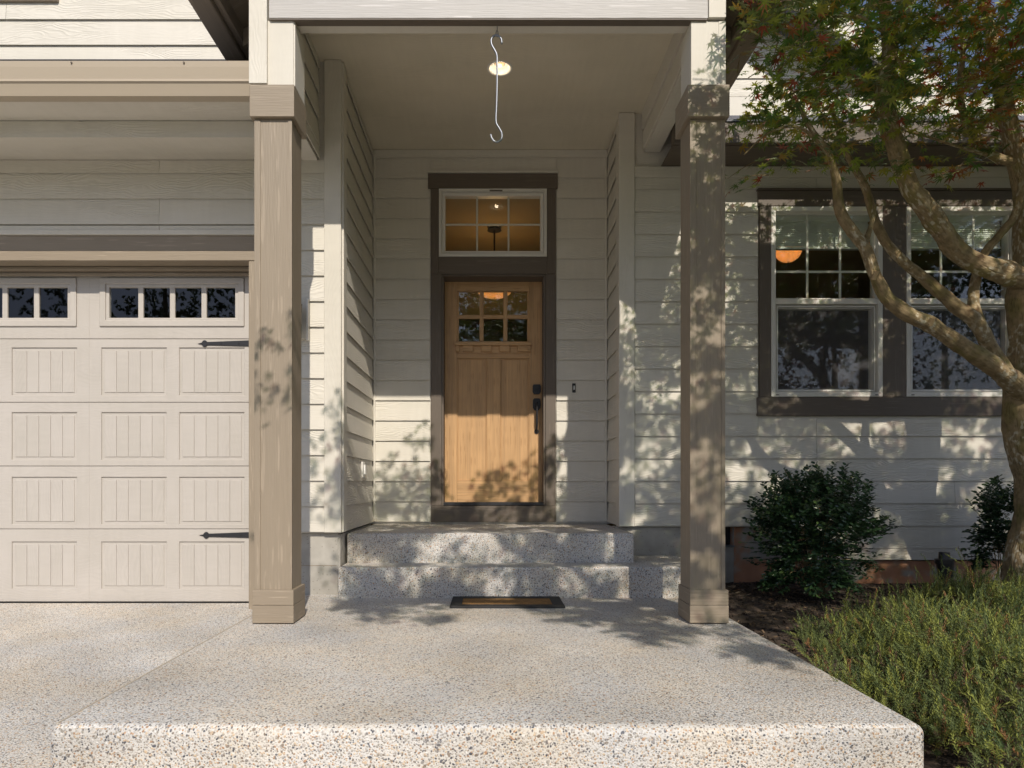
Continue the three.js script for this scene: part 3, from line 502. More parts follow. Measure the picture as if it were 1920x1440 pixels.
// entry: casing, transom, door
const bx = (px) => (px - 919) * 6 / FOCAL, by = (py) => EYE + (906 - py) * 6 / FOCAL;
{
  const c = box('door_casing', bx(803), bx(1045), by(356), by(328), zB, zB + 0.034, M.trim, house, 0.004);
  box('drip_cap', bx(802), bx(1046), by(327.8), by(324), zB, zB + 0.05, M.sidingTrim, c, 0.002);
  for (const [a, b] of [[bx(808.5), bx(822.8)], [bx(1025.2), bx(1041.5)]]) box('side_casing', a, b, by(515.5), by(356.3), zB, zB + 0.028, M.trim, c, 0.003);
  box('mid_casing', bx(823), bx(1025), by(515.3), by(483.3), zB, zB + 0.027, M.trim, c, 0.003);
  for (const [a, b] of [[bx(808.5), bx(828.5)], [bx(1022.5), bx(1041.5)]]) box('side_casing', a, b, by(948.2), by(515.7), zB, zB + 0.028, M.trim, c, 0.003);
  box('kick_board', bx(808.5), bx(1041.5), Y0 - 0.004, by(948.4), zB - 0.02, zB + 0.026, M.trim, c, 0.003);
  const j = box('door_jamb', bx(828.7), bx(832), by(948), by(519), zB - 0.18, zB + 0.016, M.trim, c, 0.002); box('door_jamb', bx(1018.6), bx(1022.3), by(948), by(519), zB - 0.18, zB + 0.016, M.trim, c, 0.002); box('door_jamb', bx(828.7), bx(1022.3), by(518.8), by(515.6), zB - 0.18, zB + 0.015, M.trim, c, 0.002);
  box('threshold', bx(829), bx(1022), by(947.8), by(942), zB - 0.17, zB + 0.012, M.iron, c, 0.003);
  // transom
  const clean = (l) => mergeGeometries(l.map((g) => { for (const k of Object.keys(g.attributes)) if (!['position', 'normal', 'uv'].includes(k)) g.deleteAttribute(k); return g; }));
  const b = [], ring = (a, c2, d, e, w, zf, zb) => { b.push(boxGeo(a, c2, d, d + w, zb, zf, 0.003), boxGeo(a, c2, e - w, e, zb, zf, 0.003), boxGeo(a, a + w, d + w, e - w, zb, zf - 0.0005, 0.003), boxGeo(c2 - w, c2, d + w, e - w, zb, zf - 0.0005, 0.003)); };
  const [tx0, tx1, ty0, ty1] = [bx(823.2), bx(1024.8), by(483), by(356.4)];
  ring(tx0, tx1, ty0, ty1, 0.026, zB + 0.034, zB - 0.09); ring(tx0 + 0.027, tx1 - 0.027, ty0 + 0.027, ty1 - 0.027, 0.029, zB + 0.012, zB - 0.06);
  const t = put('transom_window', clean(b), M.vinyl, house);
  const [px0, px1, py0, py1] = [tx0 + 0.057, tx1 - 0.057, ty0 + 0.057, ty1 - 0.057];
  for (let i = 0; i < 3; i++) for (let k = 0; k < 2; k++) { const w = (px1 - px0) / 3, h = (py1 - py0) / 2; put('pane', new THREE.PlaneGeometry(w, h).translate(px0 + (i + 0.5) * w, py0 + (k + 0.5) * h, zB - 0.015), M.glass, t); }
  for (const f of [1 / 3, 2 / 3]) box('muntin', lerp(px0, px1, f) - 0.008, lerp(px0, px1, f) + 0.008, py0, py1, zB - 0.03, zB - 0.018, M.vinyl, t, 0.002);
  box('muntin', px0, px1, (py0 + py1) / 2 - 0.008, (py0 + py1) / 2 + 0.008, zB - 0.0295, zB - 0.0175, M.vinyl, t, 0.002);
  box('sash_lock', bx(918), bx(942), by(362), by(359.5), zB + 0.034, zB + 0.04, M.trim, t, 0.001);
  // door leaf: the scale at its recessed face
  const zf = zB - 0.155, k = 6.155 / FOCAL, dx = (px) => (px - 919) * k, dy = (py) => EYE + (906 - py) * k;
  const X0 = dx(833), X1 = dx(1017), YB = dy(942), YT = dy(523.5);
  const lite = [dx(857), dx(992), dy(640), dy(546)];
  const stile = box('front_door', X0, lite[0], YB, YT, zf - 0.045, zf, M.wood, house, 0.003, 'y');
  box('stile', lite[1], X1, YB, YT, zf - 0.045, zf, M.wood, stile, 0.003, 'y');
  box('top_rail', lite[0] + 0.0005, lite[1] - 0.0005, lite[3], YT, zf - 0.045, zf - 0.0006, M.wood, stile, 0.002, 'x');
  box('lock_rail', lite[0] + 0.0005, lite[1] - 0.0005, dy(672), lite[2], zf - 0.045, zf - 0.0006, M.wood, stile, 0.002, 'x');
  box('bottom_rail', lite[0] + 0.0005, lite[1] - 0.0005, YB, dy(902), zf - 0.045, zf - 0.0006, M.wood, stile, 0.002, 'x');
  box('mullion', dx(913), dx(938), dy(902) + 0.0005, dy(672) - 0.0005, zf - 0.045, zf - 0.0009, M.wood, stile, 0.003, 'y');
  for (const [a, c2] of [[lite[0], dx(913)], [dx(938), lite[1]]]) {
    box('panel', a - 0.004, c2 + 0.004, dy(902) - 0.004, dy(672) + 0.004, zf - 0.035, zf - 0.020, M.wood, stile, 0.001, 'y');
    for (const [p, q] of [[a, a + 0.011], [c2 - 0.011, c2]]) box('panel_bead', p, q, dy(902), dy(672), zf - 0.020, zf - 0.011, M.wood, stile, 0.003, 'y');
    for (const [p, q] of [[dy(902), dy(902) + 0.011], [dy(672) - 0.011, dy(672)]]) box('panel_bead', a + 0.011, c2 - 0.011, p, q, zf - 0.020, zf - 0.0112, M.wood, stile, 0.003, 'x');
  }
  // six lights
  for (const u of [[dx(899), dx(907)], [dx(943.5), dx(951.5)]]) box('glazing_bar', u[0], u[1], lite[2], lite[3], zf - 0.03, zf - 0.002, M.wood, stile, 0.004, 'y');
  box('glazing_bar', lite[0], lite[1], dy(597.5), dy(590), zf - 0.03, zf - 0.0025, M.wood, stile, 0.004, 'x');
  for (const [p, q] of [[lite[0], lite[0] + 0.016], [lite[1] - 0.016, lite[1]]]) box('glazing_bead', p, q, lite[2], lite[3], zf - 0.03, zf - 0.006, M.wood, stile, 0.004, 'y');
  const cols = [[dx(861), dx(899)], [dx(907), dx(943.5)], [dx(951.5), dx(989)]], rws = [[dy(639), dy(597.5)], [dy(590), dy(547)]];
  for (const [a, c2] of cols) for (const [d, e] of rws) {
    const g = new THREE.PlaneGeometry(c2 - a + 0.006, e - d + 0.006, 8, 8).translate((a + c2) / 2, (d + e) / 2, zf - 0.02); put('pane', g, M.glass, stile); put('inner_pane', g.clone().translate(0, 0, -0.016), M.glass, stile);
  }
  // dentil shelf
  const sh = box('dentil_shelf', dx(853), dx(996), dy(649), dy(642), zf - 0.001, zf + 0.036, M.wood, stile, 0.003, 'x');
  box('shelf_back', dx(856), dx(993), dy(663), dy(649.2), zf - 0.001, zf + 0.006, M.wood, stile, 0.002, 'x');
  for (const x of [857, 871, 905.5, 939.5, 973.5, 989]) { const w = x === 857 || x === 989 ? 4 : 9.5; box('dentil', dx(x - (x === 857 ? 2 : x === 989 ? 1 : 3)), dx(x - (x === 857 ? 2 : x === 989 ? 1 : 3)) + w * 2 * k * (w < 5 ? 0.8 : 1), dy(660), dy(649.3), zf + 0.006, zf + 0.027, M.wood, stile, 0.002, 'x'); }
  box('weather_strip', X0 - 0.006, X0 - 0.001, YB, YT + 0.006, zf - 0.03, zf + 0.003, M.white, stile, 0); box('weather_strip', X1 + 0.001, X1 + 0.006, YB, YT + 0.006, zf - 0.03, zf + 0.003, M.white, stile, 0); box('weather_strip', X0 - 0.001, X1 + 0.001, YT + 0.001, YT + 0.006, zf - 0.03, zf + 0.003, M.white, stile, 0);
  box('door_sweep', X0, X1, YB - 0.012, YB - 0.001, zf - 0.04, zf + 0.004, M.zinc, stile, 0.002);
  // keypad deadbolt and handle set
  const kx = dx(1006), plate = (y0, y1, w, ch) => { const s = new THREE.Shape(); s.moveTo(kx - w + ch, y0); s.lineTo(kx + w - ch, y0); s.lineTo(kx + w, y0 + ch * 1.6); s.lineTo(kx + w, y1 - ch); s.lineTo(kx + w - ch * 0.6, y1); s.lineTo(kx - w + ch * 0.6, y1); s.lineTo(kx - w, y1 - ch); s.lineTo(kx - w, y0 + ch * 1.6); s.closePath(); const g = new THREE.ExtrudeGeometry(s, { depth: 0.018, bevelEnabled: true, bevelThickness: 0.004, bevelSize: 0.003, bevelSegments: 2 }); g.translate(0, 0, zf + 0.002); return g; };
  const db = put('deadbolt', plate(dy(739), dy(722), 0.034, 0.012), M.black, stile);
  const kc = new THREE.CylinderGeometry(0.009, 0.009, 0.008, 16); kc.rotateX(Math.PI / 2); kc.translate(kx, dy(732), zf + 0.027); put('keyhole', kc, M.iron, stile);
  put('handle_plate', plate(dy(769), dy(748), 0.032, 0.014), M.black, stile);
  const hp = [new THREE.Vector3(kx, dy(760), zf + 0.02), new THREE.Vector3(kx, dy(757), zf + 0.055), new THREE.Vector3(kx, dy(768), zf + 0.068), new THREE.Vector3(kx, dy(785), zf + 0.06), new THREE.Vector3(kx, dy(800), zf + 0.045), new THREE.Vector3(kx, dy(808), zf + 0.02), new THREE.Vector3(kx, dy(809), zf + 0.0)];
  put('handle', tube(hp, [0.012, 0.010, 0.009, 0.010, 0.011, 0.010, 0.010], 12), M.iron, stile);
  const hb = new THREE.CylinderGeometry(0.02, 0.022, 0.01, 20); hb.rotateX(Math.PI / 2); hb.translate(kx, dy(809), zf + 0.006); put('handle_foot', hb, M.black, stile);
}
// rooms behind the glass: foyer and front room
{
  const f = box('foyer_floor', -1.7, 1.9, 0.3, 0.46, -9.4, zB - 0.165, M.wood, house, 0);
  box('foyer_ceiling', -1.7, 1.9, 3.46, 3.56, -9.4, zB - 0.165, M.room, f, 0); box('foyer_wall', -1.8, -1.7, 0.3, 3.56, -9.4, zB - 0.165, M.room, f, 0); box('foyer_wall', 1.2, 1.3, 0.3, 3.56, -9.4, zB - 0.165, M.room, f, 0); box('foyer_wall', -1.7, 1.9, 0.3, 3.56, -9.5, -9.4, M.room, f, 0);
  box('foyer_header', -1.7, 1.2, 2.75, 3.455, -8.1, -7.95, M.room, f, 0);
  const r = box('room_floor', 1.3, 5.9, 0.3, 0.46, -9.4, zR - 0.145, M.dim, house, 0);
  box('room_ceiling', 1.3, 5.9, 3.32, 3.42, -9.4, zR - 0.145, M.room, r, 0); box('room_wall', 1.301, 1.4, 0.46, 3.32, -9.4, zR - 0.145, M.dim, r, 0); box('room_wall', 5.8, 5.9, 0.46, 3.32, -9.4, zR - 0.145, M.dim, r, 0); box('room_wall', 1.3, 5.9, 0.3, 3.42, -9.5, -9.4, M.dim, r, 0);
}
// ---------------------------------------------------------------- steps
{
  const s = thing('concrete_steps', 'two broad exposed-aggregate concrete steps rising to the front door', 'steps', [0, 0, -5.3]);
  put('step', slabGeo(-1.05, 1.50, 0.212, -0.2, zR + 0.02, -4.625, 0.018), M.aggregate, s);
  put('landing', slabGeo(-1.046, 1.05, 0.425, 0.1, zB - 0.05, -4.895, 0.018), M.aggregate, s);
}
// ---------------------------------------------------------------- small things of the porch
{
  const d = thing('doormat', 'flat doormat with black rubber border and tan coir centre below the steps', 'doormat', [0.11, 0, -4.43]);
  const b = []; const [x0, x1, z0, z1] = [-0.256, 0.475, -4.615, -4.235], w = 0.075;
  b.push(boxGeo(x0, x1, 0.001, 0.014, z1 - w, z1, 0.004), boxGeo(x0, x1, 0.001, 0.014, z0, z0 + w, 0.004), boxGeo(x0, x0 + w, 0.001, 0.0136, z0 + w, z1 - w, 0.004), boxGeo(x1 - w, x1, 0.001, 0.0136, z0 + w, z1 - w, 0.004));
  put('border', mergeGeometries(b), M.rubber, d);
  box('coir_centre', x0 + w - 0.002, x1 - w + 0.002, 0.0012, 0.0115, z0 + w - 0.002, z1 - w + 0.002, M.coir, d, 0.003);
  // moulded lattice on the rubber
  const l = []; for (let i = 0; i < 22; i++) { const x = lerp(x0 + 0.02, x1 - 0.02, i / 21); l.push(boxGeo(x - 0.004, x + 0.004, 0.0138, 0.0155, z1 - w + 0.012, z1 - 0.012, 0.0005), boxGeo(x - 0.004, x + 0.004, 0.0138, 0.0155, z0 + 0.012, z0 + w - 0.012, 0.0005)); }
  put('border_ribs', mergeGeometries(l), M.rubber, d);
}
{
  const Z = 3.83, P = (px, py, o = 0) => at(px, py, Z + o);
  const h = thing('hanging_hook', 'long galvanised S-shaped hook hanging from the porch beam', 'hook', P(932, 43).toArray());
  const pts = [[941, 82], [940, 74], [936, 68], [931, 66], [925, 68], [921, 75], [922, 84], [927, 93], [931.5, 103], [932, 120], [932, 160], [931, 200], [930, 222], [931, 232], [937, 242], [941, 251], [940, 261], [934, 266], [927, 265], [922, 259], [920, 252]].map(([a, b]) => P(a, b));
  put('hook_rod', tube(pts, [0.0056, 0.0056], 10), M.zinc, h);
  put('screw_eye', tube([[932, 40], [932, 56], [930.3, 60], [930.3, 66], [932, 69.5], [933.7, 66], [933.7, 60], [932, 57]].map(([a, b]) => P(a, b)), [0.0025, 0.0025], 8), M.zinc, h);
}
{
  const c = [0.069, CEIL, -4.81], l = thing('recessed_light', 'round white recessed downlight in the porch ceiling', 'ceiling light', c);
  const ring = new THREE.LatheGeometry([[0.072, 0.012], [0.074, 0.0], [0.078, -0.004], [0.086, -0.005], [0.091, -0.003], [0.092, 0.0]].map(([x, y]) => new THREE.Vector2(x, y)), 40).translate(...c); put('trim_ring', ring, M.white, l);
  const cone = new THREE.LatheGeometry([[0.073, 0.0], [0.070, 0.012], [0.058, 0.034], [0.001, 0.036]].map(([x, y]) => new THREE.Vector2(x, y)), 40).translate(...c); put('baffle', cone, M.white, l);
  const bulb = new THREE.LatheGeometry([[0.0005, 0.016], [0.018, 0.018], [0.032, 0.026], [0.036, 0.034]].map(([x, y]) => new THREE.Vector2(x, y)), 28).translate(...c); put('bulb', bulb, std({ color: lin(0.8, 0.62, 0.38), roughness: 0.4, emissive: lin(1, 0.66, 0.32), emissiveIntensity: 0.25 }), l);
  const pl = new THREE.PointLight(new THREE.Color(1, 0.80, 0.56), 0.035, 0, 2); pl.position.set(0, 0.008, 0); pl.castShadow = true; l.add(pl);   // the bulb burns low by day
}
{
  const p = (px) => (px - 919) * 4.737 / FOCAL, q = (py) => EYE + (906 - py) * 4.737 / FOCAL;
  const l = thing('wall_lamp', 'black wall lantern on a beige mounting block behind the garage-side post', 'wall light', [-1.39, q(600), zG + 0.02]);
  box('mounting_block', -1.50, p(579), q(638), q(565), zG + 0.012, zG + 0.04, M.sidingTrim, l, 0.004);
  box('block_edge', p(577), p(581), q(640), q(563), zG + 0.012, zG + 0.048, M.vinyl, l, 0.002);
  const g = new THREE.LatheGeometry([[0.001, 0.15], [0.03, 0.13], [0.062, 0.10], [0.058, 0.095], [0.052, -0.08], [0.03, -0.11], [0.001, -0.115]].map(([x, y]) => new THREE.Vector2(x, y)), 8).translate(-1.352, q(606), zG + 0.115); put('lantern_body', g, M.black, l);
  box('lantern_arm', -1.40, -1.365, q(620), q(590), zG + 0.038, zG + 0.09, M.black, l, 0.004);
}
{
  const c = [XL + 0.012, 0.90, -5.48], o = thing('outlet_cover', 'small white outdoor outlet cover on the porch side wall', 'outlet', c);
  box('cover', XL + 0.012, XL + 0.03, 0.835, 0.965, -5.525, -5.435, M.vinyl, o, 0.004);
  box('flap', XL + 0.0305, XL + 0.044, 0.86, 0.94, -5.505, -5.455, M.white, o, 0.004);
}
{
  const b = thing('doorbell', 'small black doorbell with white button beside the front door', 'doorbell', [bx(1075.5), by(728), zB + 0.018]);
  box('plate', bx(1072.5), bx(1078.8), by(736.5), by(719.5), zB + 0.012, zB + 0.026, M.black, b, 0.003);
  box('button', bx(1074.6), bx(1076.8), by(731.5), by(724), zB + 0.0262, zB + 0.030, M.white, b, 0.002);
}
// lamps in the rooms
function bowlLamp(name, label, p, r, drop, canopyY, power) {
  const l = thing(name, label, 'ceiling lamp', p);
  const prof = []; for (let i = 0; i <= 10; i++) { const a = i / 10 * Math.PI / 2; prof.push(new THREE.Vector2(Math.max(0.0005, r * Math.sin(a)), -drop * Math.cos(a))); }
  for (let i = 10; i >= 0; i--) { const a = i / 10 * Math.PI / 2; prof.push(new THREE.Vector2(Math.max(0.0005, (r - 0.006) * Math.sin(a)), 0.006 - drop * Math.cos(a))); }
  put('glass_bowl', new THREE.LatheGeometry(prof, 36).translate(...p), new THREE.MeshPhysicalMaterial({ color: lin(0.9, 0.62, 0.28), roughness: 0.6, transmission: 0.4, thickness: 0, emissive: lin(1, 0.66, 0.28), emissiveIntensity: 0.3 }), l);
  const rod = new THREE.CylinderGeometry(0.009, 0.009, canopyY - p[1] + drop, 10).translate(p[0], (canopyY + p[1] - drop) / 2, p[2]); put('rod', rod, M.iron, l);
  put('canopy', new THREE.CylinderGeometry(0.05, 0.075, 0.035, 24).translate(p[0], canopyY - 0.018, p[2]), M.iron, l);
  const pl = new THREE.PointLight(new THREE.Color(1, 0.66, 0.30), power, 0, 2); pl.position.set(0, 0.03, 0); pl.castShadow = true; pl.shadow.radius = 3; l.add(pl);
}
bowlLamp('pendant_lamp', 'amber glass bowl pendant glowing in the hall, seen through the door lights', at(927, 541, 7.0).toArray(), 0.19, 0.10, 3.458, 0.3);
bowlLamp('bowl_lamp', 'amber glass bowl lamp glowing inside the front room window', at(1478, 466, 6.35).toArray(), 0.125, 0.13, 3.318, 0.3);
// blinds drawn up inside the windows
for (const [w, lab] of [[W1, 'white slat blind drawn half up behind the window next to the porch post'], [W2, 'white slat blind drawn half up behind the window beside the maple trunk']]) {
  const b = thing('window_blind', lab, 'blind', [(w[0] + w[1]) / 2, 2.66, zR - 0.10], 'blinds of the front room');
  box('head_rail', w[0] + 0.04, w[1] - 0.04, 2.93, 2.98, zR - 0.13, zR - 0.08, M.white, b, 0.003);
  for (let i = 0; i < 12; i++) { const y = 2.915 - i * 0.0135 * (i < 5 ? 1.3 : 1) - (i < 5 ? 0 : 0.02), g = new THREE.BoxGeometry(w[1] - w[0] - 0.09, 0.003, 0.048); g.rotateX(1.05); g.translate((w[0] + w[1]) / 2, y, zR - 0.10); put('slat', g, M.white, b); }
  box('bottom_rail', w[0] + 0.045, w[1] - 0.045, 2.705, 2.722, zR - 0.125, zR - 0.08, M.white, b, 0.003);
}
{ // black garden light in the bed
  const c = at(1772, 1100, 4.75), l = thing('garden_light', 'black path light standing in the bed below the windows', 'garden light', [c.x, 0, c.z]);
  const pf = (px, py) => at(px, py, 4.75);
  put('body', tube([pf(1775, 1112), pf(1773, 1075), pf(1771, 1048)], [0.048, 0.05, 0.056], 8), M.black, l);
  put('cap', new THREE.CylinderGeometry(0.034, 0.04, 0.06, 8).translate(c.x - 0.006, pf(1770, 1043).y, c.z), M.black, l);
  put('collar', new THREE.CylinderGeometry(0.062, 0.06, 0.03, 8).translate(c.x - 0.006, pf(1770, 1053).y, c.z), M.black, l);
}
// ---------------------------------------------------------------- plants
const tmpM = new THREE.Matrix4(), tmpQ = new THREE.Quaternion(), tmpE = new THREE.Euler(), tmpC = new THREE.Color();
function scatter(name, geo, mat, list, parent) {    // list of {p, e|q, s, c}
  const m = new THREE.InstancedMesh(geo, mat, list.length); m.name = name; m.castShadow = m.receiveShadow = true;
  let off = new THREE.Vector3(), q = parent; while (q && q !== scene) { off.add(q.position); q = q.parent; }
  list.forEach((o, i) => { if (o.q) tmpQ.copy(o.q); else tmpQ.setFromEuler(tmpE.set(...o.e, 'YXZ')); const s = Array.isArray(o.s) ? o.s : [o.s, o.s, o.s]; m.setMatrixAt(i, tmpM.compose(o.p.clone().sub(off), tmpQ, new THREE.Vector3(...s))); m.setColorAt(i, tmpC.setRGB(...o.c)); });
  m.userData.kind = 'stuff'; parent.add(m); return m;
}
function mapleLeaf() {                              // seven-lobed palmate leaf, 1 m long before scaling, lying in xz with the tip along +x
  const ang = [-118, -78, -38, 0, 38, 78, 118].map((d) => d * Math.PI / 180), len = [0.42, 0.68, 0.9, 1, 0.9, 0.68, 0.42], pos = [], V = (a, r) => [Math.cos(a) * r, -0.16 * r * r, Math.sin(a) * r];
  for (let i = 0; i < 7; i++) {
    const l = i ? (ang[i - 1] + ang[i]) / 2 : ang[0] - 0.3, r = i < 6 ? (ang[i] + ang[i + 1]) / 2 : ang[6] + 0.3, vl = i ? 0.27 : 0.12, vr = i < 6 ? 0.27 : 0.12;
    const w = 0.10, m1 = V(ang[i] - w * 1.35, len[i] * 0.58), m2 = V(ang[i] + w * 1.35, len[i] * 0.58), t = V(ang[i], len[i]), a = V(l, vl), b = V(r, vr), o = [0, 0, 0];
    pos.push(...o, ...m1, ...a, ...o, ...m2, ...m1, ...o, ...b, ...m2, ...m1, ...m2, ...t);
  }
  const g = new THREE.BufferGeometry(); g.setAttribute('position', new THREE.Float32BufferAttribute(pos, 3)); g.computeVertexNormals(); return g;
}
const LEAF = mapleLeaf();
M.leaf = new THREE.MeshPhysicalMaterial({ color: 0xffffff, roughness: 0.55, transmission: 0.55, thickness: 0, side: THREE.DoubleSide });
const pw = (tab, x) => { if (x <= tab[0][0]) return tab[0][1]; for (let i = 1; i < tab.length; i++) if (x <= tab[i][0]) return lerp(tab[i - 1][1], tab[i][1], (x - tab[i - 1][0]) / (tab[i][0] - tab[i - 1][0])); return tab[tab.length - 1][1]; };
// crown thickness measured along the sun: u = x - 0.2 z, v = y - 0.82 z + 0.13 stay the same along one sunbeam
const LOW = [[-0.62, 4.42], [-0.25, 4.5], [-0.1, 3.7], [0.1, 3.25], [0.5, 3.25], [0.7, 3.8], [1.0, 4.0], [1.12, 3.25], [1.43, 2.95], [1.79, 2.55], [1.95, 2.35], [2.08, 3.1], [2.6, 3.5], [4, 3.6]];
const TOP = [[-0.62, 4.75], [-0.25, 5.15], [0.1, 5.75], [0.22, 6.1], [0.45, 6.05], [0.6, 6.3], [0.75, 5.95], [0.95, 5.7], [1.1, 6.15], [1.4, 6.15], [1.9, 6.25], [2.1, 6.5], [2.35, 7.2], [2.7, 7.5], [6, 7.7]];
function crownDensity(u, v) {
  if (u < -0.62 || u > 6.0) return 0;
  const a = pw(LOW, u), b = pw(TOP, u); if (v < a || v > b) return 0;
  if (u < -0.12) return 0.11;
  const n = fbm(u * 6 + 50, v * 6 + 50, 999, 999, 2, 23), clump = u < 1.85 ? 0.08 + 1.5 * smooth(0.42, 0.52, n) : 0.12 + 1.3 * smooth(0.37, 0.46, n);   // leaves gather in tufts with gaps between
  if (u < 1.85) return clump * (v < 4.05 ? 1 : v < 4.6 ? 0.62 : v < 5.5 ? 0.7 : 0.55);
  return clump * (v < 4.3 ? 0.35 : v < 5.4 ? 0.8 : 1.0);
}
const inFrame = (p) => { const d = -p.z; if (d < 0.1) return null; const x = 919 + FOCAL * p.x / d, y = 906 - FOCAL * (p.y - EYE) / d; return x > -40 && x < 1960 && y > -60 && y < 1460 ? [x, y] : null; };
const leavesNear = [], leavesFar = [], twigsNear = [];
const leafColor = (warm) => {
  const r = rnd();
  if (r < warm) { const k = rnd(); return k < 0.4 ? [0.42, 0.15, 0.03] : k < 0.65 ? [0.34, 0.07, 0.03] : [0.48, 0.30, 0.04]; }
  if (r < warm + 0.36) return [0.30 + rnd() * 0.12, 0.36 + rnd() * 0.10, 0.04];
  return [0.10 + rnd() * 0.07, 0.17 + rnd() * 0.09, 0.03 + rnd() * 0.012];
};
function spray(c, list, warm, n, size) {            // a flat drooping fan of leaves at the end of a twig
  const yaw = rr(0, 6.28), dir = new THREE.Vector3(Math.cos(yaw), rr(-0.35, 0.1), Math.sin(yaw)).normalize(), L = rr(0.16, 0.30), side = new THREE.Vector3(-dir.z, 0, dir.x).normalize();
  for (let i = 0; i < n; i++) {
    const t = rr(-0.5, 0.5), s = rr(-0.11, 0.11), p = c.clone().addScaledVector(dir, t * L).addScaledVector(side, s); p.y += rr(-0.035, 0.03) - 0.5 * s * s * 3;
    list.push({ p, e: [rr(-0.55, 0.55), -yaw + Math.atan2(s, 0.08) * 0.6 + rr(-0.8, 0.8) + Math.PI * 0, rr(-0.75, 0.25)], s: size * rr(0.7, 1.15), c: leafColor(warm) });
  }
  return [c.clone().addScaledVector(dir, -0.6 * L), c.clone().addScaledVector(dir, 0.4 * L)];
}
for (let i = 0; i < 10500; i++) {
  const u = rr(-0.62, 6.0), v = rr(2.2, 7.9); if (rnd() > crownDensity(u, v)) continue;
  const near = u > 2.0 && v > 5.2;                  // the maple in the bed; the rest hangs from the tree nearer the street
  const y = near ? rr(2.92, 4.1) + (v < 6.2 ? 0.2 : 0) : lerp(2.75, 3.9, rnd()), z = (y - v + 0.13) / 0.82, c = new THREE.Vector3(u + 0.2 * z, y, z);
  const f = inFrame(c);
  if (f) { const [x, yy] = f; if (x < 1415 + rr(-20, 30) || yy > 250 + rr(-40, 60)) continue; }
  const tw = spray(c, near ? leavesNear : leavesFar, c.x > 3.0 && c.y > 3.2 ? 0.38 : 0.13, near ? 12 : 11, 0.066);
  if (near) twigsNear.push(tw);
}
